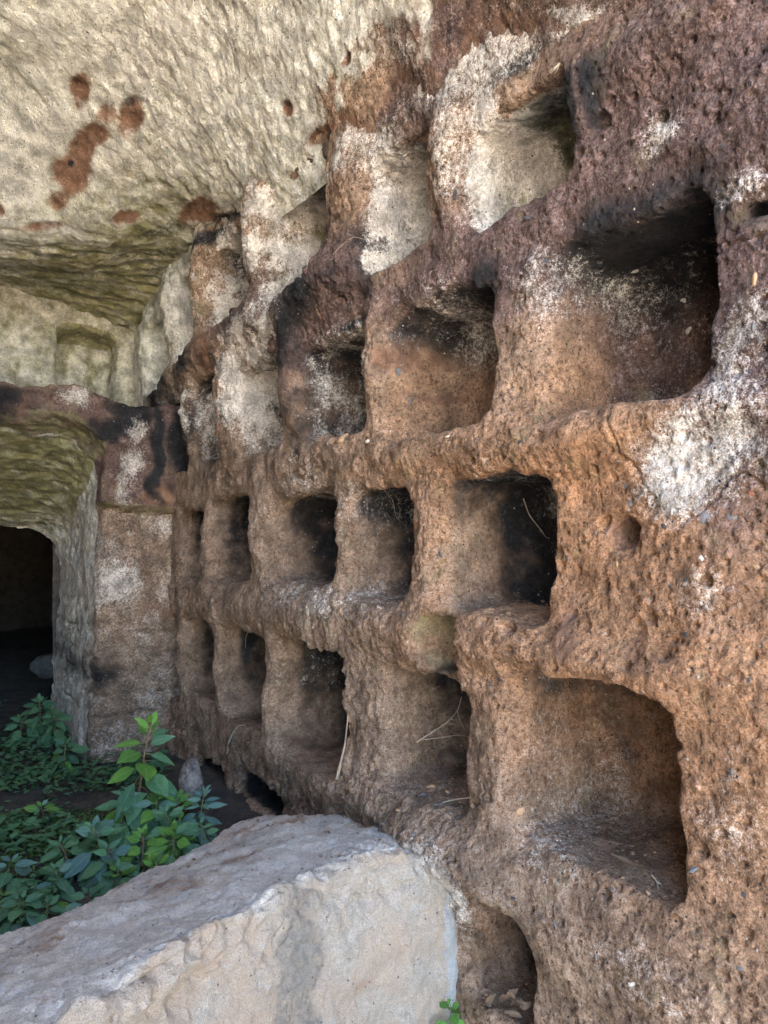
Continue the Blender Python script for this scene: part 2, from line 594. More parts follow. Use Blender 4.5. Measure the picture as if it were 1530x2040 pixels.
# painted weathering: (layer, x, y, rx, ry, strength[, where]); where: '' anywhere, 'f' outer face, 'd' deep, or a niche whose far side wall carries it
LAY = dict(w=0, b=1, o=2, p=3, c=4, g=5, d=6, r=7)
BLOBS = [
    # general fields
    ('o', 1150, 1350, 520, 560, .62), ('o', 700, 1000, 330, 170, .35), ('o', 1500, 1700, 250, 420, .3), ('o', 1180, 980, 150, 120, .6),
    ('p', 1350, 250, 420, 330, .95), ('p', 1030, 430, 160, 120, .9), ('p', 1470, 700, 120, 420, .75), ('p', 880, 590, 130, 110, .8),
    ('p', 690, 540, 90, 90, .75), ('p', 1000, 60, 240, 90, .55), ('p', 800, 170, 120, 130, .55), ('p', 560, 720, 60, 200, .6),
    ('p', 480, 620, 90, 80, .6), ('p', 620, 640, 70, 90, .7),
    ('d', 420, 1150, 160, 250, .75), ('d', 540, 1400, 240, 250, .75), ('d', 720, 1560, 260, 140, .8), ('d', 640, 1100, 160, 120, .35), ('d', 400, 960, 130, 120, .7),
    ('c', 330, 580, 80, 170, .72), ('c', 470, 470, 60, 100, .4), ('c', 260, 720, 60, 140, .9), ('c', 600, 440, 60, 120, .6, 'd'), ('g', 640, 460, 40, 110, .6, 'd'),
    ('g', 500, 560, 25, 90, .6, 'd'), ('g', 320, 640, 90, 150, .35),
    # pale lichen and lime
    ('w', 1390, 900, 130, 90, .62), ('w', 1330, 990, 60, 60, .6), ('w', 1450, 760, 80, 120, .48), ('w', 1300, 260, 40, 40, .62), ('w', 1470, 370, 60, 30, .6),
    ('w', 1480, 620, 60, 60, .5), ('w', 1060, 560, 50, 80, .5), ('w', 1400, 1180, 60, 60, .45), ('w', 1450, 1640, 90, 120, .4), ('w', 1300, 1950, 160, 80, .36),
    ('w', 970, 270, 24, 100, .72), ('w', 905, 300, 30, 120, .45), ('w', 765, 390, 30, 90, .72), ('w', 700, 320, 50, 50, .58), ('w', 585, 500, 50, 60, .66), ('w', 540, 440, 30, 70, .6),
    ('w', 450, 540, 40, 90, .54), ('w', 365, 600, 30, 90, .54), ('w', 500, 770, 35, 80, .68), ('w', 650, 740, 30, 70, .62), ('w', 705, 720, 30, 70, .6), ('w', 360, 830, 30, 50, .6),
    ('w', 430, 820, 40, 60, .5), ('w', 560, 620, 40, 40, .55), ('w', 500, 690, 40, 40, .6), ('w', 840, 640, 60, 80, .4), ('w', 610, 980, 50, 80, .42), ('w', 720, 1010, 50, 60, .24),
    ('w', 640, 1190, 120, 40, .42), ('w', 600, 1360, 40, 80, .42), ('w', 980, 1000, 60, 100, .38), ('w', 1070, 1580, 40, 100, .30), ('w', 1100, 1720, 80, 40, .34),
    ('w', 1050, 60, 120, 70, .62), ('w', 900, 130, 80, 60, .5), ('w', 1300, 480, 30, 30, .5),
    ('w', 962, 260, 18, 80, .92), ('w', 985, 330, 14, 50, .8), ('w', 768, 390, 22, 80, .92), ('w', 500, 765, 24, 60, .88), ('w', 590, 500, 36, 46, .74), ('w', 452, 520, 20, 60, .66), ('w', 712, 720, 18, 60, .68), ('w', 530, 430, 18, 60, .66),
    ('w', 1400, 860, 60, 50, .6), ('w', 1330, 930, 50, 50, .55), ('r', 1290, 1290, 60, 60, .38), ('r', 1450, 1250, 70, 90, .36), ('r', 1120, 900, 60, 30, .4), ('r', 1400, 1600, 50, 90, .3),
    # black algae and soot; the deep ones blacken niche backs and right ends
    ('b', 620, 600, 26, 60, .72), ('b', 585, 690, 22, 60, .7), ('b', 660, 580, 60, 20, .62), ('b', 500, 640, 40, 30, .6), ('b', 700, 650, 40, 12, .8), ('b', 395, 720, 26, 30, .85),
    ('b', 380, 840, 20, 60, .7), ('b', 330, 800, 30, 60, .72), ('b', 300, 900, 40, 80, .7), ('b', 420, 890, 30, 60, .6), ('b', 610, 800, 26, 60, .55), ('b', 530, 830, 30, 40, .6), ('b', 740, 470, 20, 40, .7),
    ('b', 1000, 150, 110, 22, .72), ('b', 1146, 200, 12, 100, .7), ('b', 1180, 200, 10, 90, .6), ('b', 890, 200, 40, 20, .6), ('b', 440, 460, 90, 16, .8), ('b', 740, 560, 24, 60, .4),
    ('b', 1170, 480, 90, 80, .62), ('b', 1360, 440, 70, 110, .80), ('b', 1260, 620, 50, 90, .30), ('b', 1150, 640, 30, 90, .42), ('b', 1400, 650, 18, 120, .7), ('b', 1240, 400, 120, 30, .4),
    ('b', 930, 590, 50, 36, .6), ('b', 965, 560, 22, 60, .75), ('b', 620, 850, 40, 30, .5), ('b', 1200, 160, 40, 60, .4),
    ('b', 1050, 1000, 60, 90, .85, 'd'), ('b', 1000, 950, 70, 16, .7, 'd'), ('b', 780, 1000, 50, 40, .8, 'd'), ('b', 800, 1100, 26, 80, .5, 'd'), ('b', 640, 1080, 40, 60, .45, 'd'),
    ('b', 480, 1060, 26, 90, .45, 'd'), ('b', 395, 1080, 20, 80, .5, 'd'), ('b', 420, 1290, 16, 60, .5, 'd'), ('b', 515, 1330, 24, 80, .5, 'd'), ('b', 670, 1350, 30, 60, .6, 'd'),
    ('b', 925, 1420, 20, 60, .8, 'd'), ('b', 1320, 1460, 50, 60, .72, 'd'), ('b', 1230, 1430, 90, 20, .5, 'd'), ('b', 1345, 1640, 20, 150, .45, 'd'), ('b', 1040, 1960, 40, 90, .8, 'd'),  # largest niche's right strip: shade of its near side wall, painted in
    ('b', 1060, 1460, 30, 50, .38), ('b', 1080, 1540, 22, 90, .42), ('b', 350, 1560, 30, 40, .4),
    # iron-red seams
    ('r', 1230, 1060, 34, 34, .85), ('r', 1140, 1230, 16, 70, .75), ('r', 1150, 1280, 14, 40, .7), ('r', 770, 710, 14, 30, .7), ('r', 790, 780, 22, 12, .7), ('r', 430, 700, 20, 50, .7), ('r', 690, 350, 30, 50, .62),
    ('r', 850, 80, 60, 60, .5), ('r', 1060, 30, 60, 40, .5), ('r', 1330, 640, 40, 30, .5), ('r', 640, 250, 40, 20, .75), ('r', 690, 1460, 20, 60, .5), ('r', 870, 1490, 50, 40, .45), ('r', 300, 960, 30, 30, .6),
    ('r', 940, 700, 40, 30, .45), ('r', 1500, 1010, 60, 60, .45), ('r', 800, 120, 50, 60, .6), ('r', 1460, 1480, 60, 60, .3),
    ('o', 860, 1300, 40, 40, .8), ('g', 870, 1270, 26, 30, .45), ('g', 1080, 240, 50, 70, .75, 'd'), ('c', 1040, 260, 50, 80, .9, 'd'), ('c', 800, 400, 40, 80, .85, 'd'), ('g', 830, 380, 30, 90, .7, 'd'),
    ('g', 550, 730, 26, 90, .5, 'd'), ('g', 700, 690, 30, 40, .5, 'd'), ('g', 1180, 1420, 120, 40, .25), ('o', 1200, 1620, 90, 140, .75, 'd'),
    # lime run by the parapet
    ('w', 900, 1760, 40, 90, .7, 'f'), ('w', 850, 1690, 60, 26, .6, 'f'), ('d', 960, 1720, 90, 90, .5),
]


def paint(S, Q, H, blobs, fd):
    M = np.zeros((len(S), 8), np.float32)
    for bl in blobs:
        L, px, py, rx, ry, a = bl[:6]
        wh = bl[6] if len(bl) > 6 else ''
        s0, z0, h0 = sz_h(px, py)
        rs = max(abs(s_of(px + rx) - s_of(px - rx)) / 2, .015)
        rh = ry * z0 / FPX
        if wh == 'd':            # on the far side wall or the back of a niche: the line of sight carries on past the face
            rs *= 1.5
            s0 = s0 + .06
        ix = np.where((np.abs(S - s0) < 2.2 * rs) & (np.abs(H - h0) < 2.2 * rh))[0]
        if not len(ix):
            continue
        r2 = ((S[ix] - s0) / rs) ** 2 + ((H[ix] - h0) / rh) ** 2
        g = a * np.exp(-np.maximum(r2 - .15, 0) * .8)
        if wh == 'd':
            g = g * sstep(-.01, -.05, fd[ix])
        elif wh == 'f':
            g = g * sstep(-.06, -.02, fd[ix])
        l = LAY[L]
        M[ix, l] = 1 - (1 - M[ix, l]) * (1 - g)
    return M


fdv = V[:, 1] - bulge_field(V[:, 0], V[:, 2])
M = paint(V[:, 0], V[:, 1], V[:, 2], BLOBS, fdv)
# weathering and blackening inside each niche: layer, amount, where it sits (a = all, b = back, s = far side, t = roof, f = floor, q = inwards and upwards)
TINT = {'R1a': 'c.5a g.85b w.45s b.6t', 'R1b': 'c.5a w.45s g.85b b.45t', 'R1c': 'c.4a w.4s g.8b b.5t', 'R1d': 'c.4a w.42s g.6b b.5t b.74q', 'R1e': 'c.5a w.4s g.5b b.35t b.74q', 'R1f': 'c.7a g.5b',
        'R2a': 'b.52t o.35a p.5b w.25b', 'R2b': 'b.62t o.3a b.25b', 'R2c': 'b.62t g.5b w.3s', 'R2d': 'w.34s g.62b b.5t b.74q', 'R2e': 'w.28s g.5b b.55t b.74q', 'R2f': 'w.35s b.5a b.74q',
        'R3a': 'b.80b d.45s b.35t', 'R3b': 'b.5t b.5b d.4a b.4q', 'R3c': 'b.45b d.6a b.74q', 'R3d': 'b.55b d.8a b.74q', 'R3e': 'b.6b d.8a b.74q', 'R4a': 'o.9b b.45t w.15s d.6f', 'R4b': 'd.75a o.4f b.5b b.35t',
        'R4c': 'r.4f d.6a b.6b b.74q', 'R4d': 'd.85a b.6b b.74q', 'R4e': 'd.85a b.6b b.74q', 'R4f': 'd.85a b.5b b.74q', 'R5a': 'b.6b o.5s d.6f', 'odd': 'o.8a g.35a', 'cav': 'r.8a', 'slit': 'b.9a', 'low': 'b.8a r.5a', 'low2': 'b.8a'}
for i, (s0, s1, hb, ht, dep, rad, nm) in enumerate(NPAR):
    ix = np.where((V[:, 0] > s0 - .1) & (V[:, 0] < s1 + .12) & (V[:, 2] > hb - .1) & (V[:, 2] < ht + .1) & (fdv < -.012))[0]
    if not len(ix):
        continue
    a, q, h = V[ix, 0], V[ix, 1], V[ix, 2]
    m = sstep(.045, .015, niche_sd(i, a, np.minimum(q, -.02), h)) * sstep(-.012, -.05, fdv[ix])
    Z = dict(a=m, b=m * sstep(-dep + .13, -dep + .03, q), s=m * sstep(s1 - .10, s1 - .03, a), t=m * sstep(ht - .14, ht - .03, h), f=m * sstep(hb + .10, hb + .02, h), q=m * sstep(-.035, -.10, q) * (.40 + .60 * sstep(hb, ht, h)))  # q darkens further in, most towards the roof
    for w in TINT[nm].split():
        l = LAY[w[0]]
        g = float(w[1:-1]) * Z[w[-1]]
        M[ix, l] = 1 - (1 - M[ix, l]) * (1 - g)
# break the painted fields up so that no patch has an even edge
brk = 1 + .34 * fbm(V, .09, 4, 66)
M[:, 0] = np.minimum(M[:, 0] * (.80 + .36 * sstep(1.0, 1.5, V[:, 0])) * brk, 1.25)
M[:, 1] *= brk
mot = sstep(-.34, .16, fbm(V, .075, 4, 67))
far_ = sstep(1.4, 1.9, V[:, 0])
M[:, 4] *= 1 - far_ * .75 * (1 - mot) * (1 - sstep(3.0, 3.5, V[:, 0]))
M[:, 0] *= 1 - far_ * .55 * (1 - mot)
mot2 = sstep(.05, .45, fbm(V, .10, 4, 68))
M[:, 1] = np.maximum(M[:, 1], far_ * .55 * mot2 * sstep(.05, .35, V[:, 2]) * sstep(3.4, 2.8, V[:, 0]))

# real relief: lumps, crags and pits pushed along the normal
Nv = vnormals(V, Qd)
inn = sstep(-.03, -.10, fdv)                         # smoother, dressed inside the niches
near = sstep(3.2, 1.2, V[:, 0])
patch = .45 + .75 * sstep(-.30, .35, fbm(V, .30, 3, 77))
rough = (1 - .80 * inn) * patch
disp = .013 * fbm(V, .14, 2, 3) + .0075 * fbm(V, .05, 3, 5) * (1 - .3 * inn)
cr = fbm(V, .022, 3, 9)
firm = .55 + .45 * sstep(1.25, 1.9, V[:, 0])
disp += rough * firm * (.0078 * cr + .0052 * (np.abs(fbm(V, .034, 3, 12)) * -2 + .5) + .0035 * fbm(V, .0105, 2, 13))
anis = V * np.array([1, 1, .38])                     # the pick marks run nearly upright
disp += rough * .0075 * fbm(anis, .018, 2, 15) * sstep(1.1, 1.9, V[:, 0])
pz = sstep(2.6, 1.5, V[:, 0]) * (1 - .5 * inn)
crk = np.exp(-(fbm(V, .38, 4, 88) / .012) ** 2) * sstep(.0, .3, fbm(V, .5, 2, 89))
disp -= .007 * crk * (1 - inn)
disp -= pz * (.009 * pits(V, .034, .34, .5, 21) + .006 * pits(V, .019, .34, .7, 31) + .018 * pits(V, .085, .26, .4, 45))
disp += pz * .006 * pits(V + .3, .04, .34, .35, 61)
V = V + Nv * disp[:, None]
Nv = vnormals(V, Qd)
PW = Wp(V[:, 0], V[:, 1], V[:, 2])
rot = np.array([[D[0], D[1], 0], [N[0], N[1], 0], [0, 0, 1.0]])
NW = Nv @ rot
if (NW @ np.array([N[0], N[1], 0])).mean() < 0:
    Qd = Qd[:, ::-1]
    NW = -NW
AT = dict(m1=M[:, :4], m2=M[:, 4:])

wall_o = Wp(1.9, 0, -HC).reshape(3)
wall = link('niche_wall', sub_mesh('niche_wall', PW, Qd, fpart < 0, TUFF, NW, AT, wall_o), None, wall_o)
tag(wall, 'pitted reddish brown tuff wall carved with rows of square niches', 'rock wall')
NLAB = {'R1a': 'shallow niche under the vault with a lime-white jamb and greenish back', 'R2a': 'large soot-blackened niche',
        'R3a': 'square niche with a black back and a hanging root', 'R4a': 'largest niche, orange back and dusty floor',
        'R5a': 'dark lowest niche beside the parapet', 'cav': 'small red oval hollow', 'slit': 'narrow black slit in the rock',
        'odd': 'small shallow yellowish recess'}
for i, p in enumerate(NPAR):
    m = fpart == i
    if m.sum() < 20:
        continue
    nm = {'cav': 'hollow', 'slit': 'crevice', 'low': 'hollow', 'low2': 'hollow', 'odd': 'recess'}.get(p[6], 'niche')
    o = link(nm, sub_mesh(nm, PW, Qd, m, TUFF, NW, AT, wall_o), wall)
    if p[6] in NLAB:
        o['label'] = NLAB[p[6]]

CLOUD = [(PW, NW)]                                   # surfaces that small things are laid on


def surf_at(px, py, tol=5.0):
    """the nearest built rock surface on the line of sight: point, normal"""
    best = None
    for P, Nn in CLOUD:
        y = np.maximum(P[:, 1], .05)
        dx = CX + FPX * P[:, 0] / y - px
        dy = HY - FPX * (P[:, 2] - HC) / y - py
        ix = np.where(dx * dx + dy * dy < tol * tol)[0]
        if len(ix):
            j = ix[np.argmin(P[ix, 1])]
            n = Nn[ix].mean(0)
            if best is None or P[j, 1] < best[0][1]:
                best = (P[j], n / max(np.linalg.norm(n), 1e-6))
    if best is None:
        return (surf_at(px, py, tol * 3) if tol < 100 else (unproj(px, py, 2.0), np.array([0, 0, 1.0])))
    return best


# ------------------------------------------------------------------ the vault over the wall
CPX = [(1350, 0, 1.20), (1240, 40, 1.29), (1150, 100, 1.378), (1000, 170, 1.553), (870, 235, 1.745), (760, 262, 1.95), (660, 300, 2.18), (580, 372, 2.41),
       (510, 430, 2.66), (400, 470, 3.16), (0, 0, 2.4), (400, 0, 2.25), (700, 0, 1.85), (1000, 0, 1.55), (0, 200, 2.72), (300, 250, 2.70), (550, 200, 2.25),
       (780, 150, 1.86), (950, 100, 1.62), (0, 440, 3.0), (200, 445, 3.05), (330, 450, 3.12), (0, 560, 3.66), (200, 560, 3.62), (0, 650, 4.2), (150, 650, 4.15),
       (290, 640, 3.95), (340, 540, 3.55)]
cp = []
for px, py, z in CPX:
    s_, q_, h_ = to_wall(unproj(px, py, z))
    cp.append((float(s_), float(q_), float(h_)))
cp += [(.5, 0, .93), (.9, .4, 1.75), (.9, 1.0, 2.5), (.9, 2.0, 2.9), (.9, 2.8, 2.9), (2.0, 2.8, 2.2), (3.3, 2.8, 1.36), (4.4, 2.8, 1.2), (4.4, 1.5, 1.22), (4.5, 0, 1.17),
       (3.35, 1.6, 1.34), (2.6, 1.6, 1.86), (1.9, 1.4, 2.25)]
cp = np.array(cp)


def tps(r2):
    return r2 * np.log(r2 + 1e-12)


_n = len(cp)
_A = np.zeros((_n + 3, _n + 3))
_d = ((cp[:, None, :2] - cp[None, :, :2]) ** 2).sum(-1)
_A[:_n, :_n] = tps(_d) + 0.004 * np.eye(_n)
_A[:_n, _n:] = np.c_[np.ones(_n), cp[:, :2]]
_A[_n:, :_n] = _A[:_n, _n:].T
_w = np.linalg.solve(_A, np.r_[cp[:, 2], 0, 0, 0])


def vault_h(s, q):
    s, q = np.asarray(s, float), np.asarray(q, float)
    o = _w[_n] + _w[_n + 1] * s + _w[_n + 2] * q
    for i in range(_n):
        o = o + _w[i] * tps((s - cp[i, 0]) ** 2 + (q - cp[i, 1]) ** 2)
    return o


def on_vault(px, py):
    z = np.linspace(.8, 4.6, 400)
    P = np.stack([(px - CX) * z / FPX, z, HC + (HY - py) * z / FPX], 1)
    s_, q_, h_ = to_wall(P)
    hit = np.where(h_ > vault_h(s_, q_))[0]
    j = hit[0] if len(hit) else 300
    return s_[j], q_[j], z[j]


sv = np.concatenate([np.linspace(.45, 1.1, 40), np.linspace(1.1, 4.45, 430)[1:]])
qv = np.concatenate([np.linspace(-.03, .45, 120), np.linspace(.45, 1.1, 70)[1:], np.linspace(1.1, 2.85, 60)[1:]])
SS, QQ = np.meshgrid(sv, qv, indexing='ij')
HH = vault_h(SS, QQ)
CV = np.stack([SS, QQ, HH], -1).reshape(-1, 3)
CQ = grid_quads(len(sv), len(qv))
cn = vnormals(CV, CQ)
if cn[:, 2].mean() > 0:
    CQ = CQ[:, ::-1]
    cn = -cn
VBL = [('w', 150, 180, 330, 200, .42), ('w', 350, 100, 300, 180, .40), ('w', 100, 330, 260, 120, .34), ('w', 560, 330, 120, 80, .25), ('w', 300, 330, 120, 60, .2),
       ('g', 150, 560, 330, 110, .75), ('g', 550, 330, 90, 50, .3), ('g', 300, 425, 200, 30, .25), ('g', 250, 650, 160, 60, .4), ('b', 330, 500, 90, 16, .4), ('b', 460, 440, 60, 18, .8), ('b', 330, 455, 60, 12, .45),
       ('r', 262, 228, 24, 40, .97), ('r', 160, 180, 22, 36, .86), ('r', 215, 215, 20, 20, .75), ('r', 165, 290, 26, 34, .88), ('r', 140, 345, 40, 30, .84), ('r', 195, 262, 22, 18, .82), ('r', 115, 400, 20, 14, .7),
       ('r', 250, 430, 30, 12, .9), ('r', 395, 420, 36, 22, .95), ('r', 440, 445, 40, 20, .9), ('r', 570, 215, 13, 18, .95), ('r', 690, 105, 10, 18, .9), ('r', 640, 262, 46, 18, .86), ('r', 700, 250, 40, 30, .7), ('r', 0, 420, 10, 10, .8), ('r', 90, 445, 60, 10, .7),
       ('b', 140, 325, 6, 6, .95), ('b', 258, 200, 16, 10, .6), ('b', 570, 205, 8, 5, .6),
       ('p', 850, 80, 150, 120, .62), ('p', 790, 190, 60, 70, .72), ('p', 1060, 40, 160, 70, .55), ('p', 1250, 0, 150, 50, .9), ('r', 840, 90, 60, 70, .42), ('r', 960, 40, 70, 50, .45), ('r', 1060, 60, 50, 40, .35), ('r', 860, 210, 60, 24, .4), ('r', 780, 160, 24, 60, .4),
       ('w', 1050, 80, 90, 40, .62), ('w', 1080, 110, 60, 20, .82), ('w', 960, 110, 60, 40, .5), ('w', 860, 150, 90, 90, .40), ('w', 1000, 20, 90, 30, .5), ('w', 790, 90, 40, 50, .5), ('w', 1150, 20, 60, 30, .55), ('w', 770, 270, 40, 14, .7), ('b', 870, 252, 60, 14, .6), ('b', 1190, 50, 40, 20, .5)]
CM = np.zeros((len(CV), 8), np.float32)
# cream where the vault was dressed, brown tuff where it runs down to the wall on the right
_pxv = CX + FPX * (F0[0] + CV[:, 0] * D[0] + CV[:, 1] * N[0]) / np.maximum(F0[1] + CV[:, 0] * D[1] + CV[:, 1] * N[1], .2)
CM[:, 4] = np.maximum(sstep(.035, .12, CV[:, 1] + .06 * fbm(CV, .10, 4, 70)), sstep(1.75, 1.98, CV[:, 0] + .06 * fbm(CV, .12, 3, 71)))
for L, px, py, rx, ry, a in VBL:
    s0, q0, z0 = on_vault(px, py)
    s1, q1, _ = on_vault(px + rx, py)
    s2, q2, _ = on_vault(px, py + ry)
    e1 = np.array([s1 - s0, q1 - q0])
    e2 = np.array([s2 - s0, q2 - q0])
    det = e1[0] * e2[1] - e1[1] * e2[0]
    if abs(det) < 1e-7:
        continue
    ds, dq = CV[:, 0] - s0, CV[:, 1] - q0
    a1 = (ds * e2[1] - dq * e2[0]) / det
    a2 = (e1[0] * dq - e1[1] * ds) / det
    r2 = a1 * a1 + a2 * a2
    a = min(a * 1.12, 1.0) if L == 'r' and px < 720 else a
    if L == 'w' and px < 720:
        a *= .62
    CM[:, LAY[L]] = 1 - (1 - CM[:, LAY[L]]) * (1 - a * np.exp(-np.maximum(r2 - .28, 0) * .9))
CM[:, 7] *= np.where(_pxv < 720, 1 + .55 * fbm(CV, .06, 4, 171), 1)
CM[:, 0] *= 1 - .95 * np.clip(CM[:, 7] * 1.4, 0, 1)
# pick marks: short strokes; layered on the flat part
flat = sstep(3.15, 3.5, CV[:, 0])
str1 = np.stack([CV[:, 0] * 1.0 + CV[:, 1] * .35, CV[:, 1] * .55 - CV[:, 0] * .12, CV[:, 2]], 1)
str2 = np.stack([CV[:, 0] * 1.0 - CV[:, 1] * .3, CV[:, 1] * .30 + CV[:, 0] * .1, CV[:, 2]], 1)
dz = .022 * fbm(CV, .35, 3, 80) + .007 * fbm(CV, .10, 3, 81)
dz += (1 - flat) * (.007 * fbm(str1, .030, 3, 82) + .006 * fbm(CV, .014, 2, 83) + .005 * fbm(CV, .024, 3, 87))
dz += flat * (.020 * (np.abs(fbm(str2, .07, 3, 84)) * -2.4 + .6) + .013 * fbm(str2, .030, 3, 85) + .004 * fbm(CV, .02, 2, 86))
dz -= .030 * np.maximum(CM[:, 7] - .55, 0) * (CM[:, 4] > .5)
# a step where the flat ceiling starts
CVd = CV + cn * dz[:, None]
cn = vnormals(CVd, CQ)
CPW = Wp(CVd[:, 0], CVd[:, 1], CVd[:, 2])
CNW = cn @ rot
ATC = dict(m1=CM[:, :4], m2=CM[:, 4:])
o_ = Wp(2.6, 1.2, 0).reshape(3)
ceil = link('ceiling', mesh_from('ceiling', CPW - o_, CQ, TUFF, CNW, ATC), None, o_)
tag(ceil, kind='structure')
CLOUD.append((CPW, CNW))

# ------------------------------------------------------------------ the end wall with its doorway
SE, SU = 3.51, 4.20
es = np.linspace(3.28, 4.62, 86)
eq = np.linspace(-.10, 2.95, 190)
eh = np.linspace(-1.15, 1.45, 166)
A_, B_, C_ = es[:, None, None], eq[None, :, None], eh[None, None, :]
_p = np.stack(np.broadcast_arrays(3.5 + 0 * A_[0], B_[0], C_[0]), -1).reshape(-1, 3)
lw = (.03 * fbm(_p, .35, 3, 90)).reshape(len(eq), len(eh))[None]
wb = (.03 * fbm(_p, .22, 3, 91)).reshape(len(eq), len(eh))[None]
top = .70 - .05 * np.exp(-((B_ - .15) / .2) ** 2) + .5 * lw + wb
low = SE - .10 * (C_ > .17 + wb) * (C_ < .75) * sstep(.62, .40, B_) - .03 * sstep(.45, .6, B_) + lw
fe_ = smax(low - A_, C_ - top, .06)
up = SU - A_ + .6 * lw
fe_ = smin(fe_, up, .05)
# niches of the upper alcove
def rbox2(x, y, cx, cy, hx, hy, r):
    ax, ay = np.abs(x - cx) - hx + r, np.abs(y - cy) - hy + r
    return np.sqrt(np.maximum(ax, 0) ** 2 + np.maximum(ay, 0) ** 2) + np.minimum(np.maximum(ax, ay), 0) - r
EN = [(.105, .415, .79, 1.17), (.74, 1.04, .79, 1.17), (1.34, 1.64, .79, 1.17)]
for q0, q1, h0, h1 in EN:
    d2 = rbox2(B_ + wb, C_ + wb, (q0 + q1) / 2, (h0 + h1) / 2, (q1 - q0) / 2, (h1 - h0) / 2, .06)
    fe_ = smax(fe_, -smax(d2, A_ - (SU + .20) + 0 * C_, .06), .035)
# doorway and the passage behind it: the ceiling dips inwards
jam = .320 + .05 * sstep(.2, -1.0, C_) + .4 * wb
arc = .555 - .42 * np.clip(A_ - SE, 0, 1.1) ** .9 + .4 * wb
ax = np.abs(B_ - (jam + 1.75) / 2) - (1.75 - jam) / 2 + .20
ay = C_ - arc + .20
d2 = np.sqrt(np.maximum(ax, 0) ** 2 + np.maximum(ay, 0) ** 2) + np.minimum(np.maximum(ax, ay), 0) - .20
fe_ = smax(fe_, -d2, .05).astype(np.float32)
fe_[-1] = np.minimum(fe_[-1], np.where(d2[-1] < 0, .02, -.01))
Vi, EQ = surface_nets(fe_)
EV = np.stack([np.interp(Vi[:, k], np.arange(len(a)), a) for k, a in enumerate((es, eq, eh))], 1)
EV = smooth(EV, EQ, 3, .5)
EV, EQ = subdivide(EV, EQ)
EV = smooth(EV, EQ, 1, .5)
en = vnormals(EV, EQ)
EM = np.zeros((len(EV), 8), np.float32)
q_, h_, s_ = EV[:, 1], EV[:, 2], EV[:, 0]
nz = fbm(EV, .14, 4, 95)
upz = sstep(.66, .78, h_ + .05 * nz)
EM[:, 4] = .95 * upz
EM[:, 5] = .55 * upz * sstep(3.6, 4.1, s_) + .3 * sstep(-.1, .1, h_) * (s_ > 3.62) * (1 - upz) + .55 * sstep(.05, .2, h_) * (en[:, 2] < -.3)
EM[:, 0] = .30 * upz
lin = sstep(.13, .2, h_) * (1 - upz) * (s_ < 3.64)
nl1, nl2, nl3 = fbm(EV, .12, 4, 191), fbm(EV, .07, 3, 192), fbm(EV, .2, 3, 193)
qn, hn = q_ + .05 * nl1, h_ + .05 * nl2
g2 = lambda q0, h0, rq, rh: np.exp(-np.maximum(((qn - q0) / rq) ** 2 + ((hn - h0) / rh) ** 2 - .2, 0))
EM[:, 3] = lin * .7
blk = np.maximum.reduce([g2(.85, .62, .26, .12), g2(.22, .60, .11, .10), g2(.30, .52, .10, .07), g2(.10, .42, .035, .28), g2(.0, .45, .07, .2), g2(1.4, .63, .4, .09)])
EM[:, 1] = np.maximum(EM[:, 1], lin * np.minimum(blk * .92, .9))
EM[:, 0] = np.maximum(EM[:, 0], lin * np.maximum.reduce([.62 * g2(.21, .36, .06, .10), .55 * g2(.25, .25, .05, .1), .58 * g2(.45, .66, .09, .06), .62 * g2(.19, .52, .05, .05)]))
EM[:, 7] = np.maximum(EM[:, 7], lin * np.maximum.reduce([.8 * g2(.08, .22, .09, .06), .7 * g2(.16, .6, .03, .03), .75 * g2(.66, .60, .05, .04), .5 * g2(.0, .3, .05, .08)]))
fr = (1 - sstep(.15, .2, h_)) * (q_ < .44)
EM[:, 0] = np.maximum(EM[:, 0], fr * (.62 * np.exp(-((h_ + .18) / .16) ** 2) * sstep(.05, .2, q_)))
EM[:, 1] = np.maximum(EM[:, 1], fr * .62 * np.exp(-((h_ + .60) / .10) ** 2) * sstep(.16, .3, q_))
EM[:, 7] = np.maximum(EM[:, 7], fr * .5 * np.exp(-((h_ + .30) / .1) ** 2) * sstep(.22, .1, q_))
EM[:, 6] = np.maximum(EM[:, 6], fr * (.62 + .3 * sstep(-.3, -.55, h_)))
EM[:, 0] = np.maximum(EM[:, 0], fr * .30 * (1 + fbm(EV, .12, 3, 194)))
EM[:, 3] = np.maximum(EM[:, 3], fr * .55 * sstep(-.1, .35, fbm(EV, .16, 3, 195)))
pas = (s_ > 3.60) * (h_ < .72)
EM[:, 4] = np.maximum(EM[:, 4], pas * .62)
EM[:, 6] = np.maximum(EM[:, 6], pas * .3)
stre = np.stack([EV[:, 0] * .9 + .2 * EV[:, 2], EV[:, 1] * .3, EV[:, 2] * .9], 1)
tops = sstep(-.2, -.5, en[:, 2])
dE = .018 * fbm(EV, .2, 3, 96) + .008 * fbm(EV, .06, 3, 97) + .006 * fbm(EV, .03, 2, 98)
strata = sum(np.exp(-((h_ - a_ + .02 * fbm(EV, .12, 3, 198)) / .010) ** 2) for a_ in (-.42, -.52, -.63, -.70, -.80))
dE -= .014 * strata * fr * (fbm(EV, .15, 2, 199) > -.25)
dE += tops * (.012 * (np.abs(fbm(stre, .07, 3, 99)) * -2.4 + .6) + .008 * fbm(stre, .03, 2, 100))
EV = EV + en * dE[:, None]
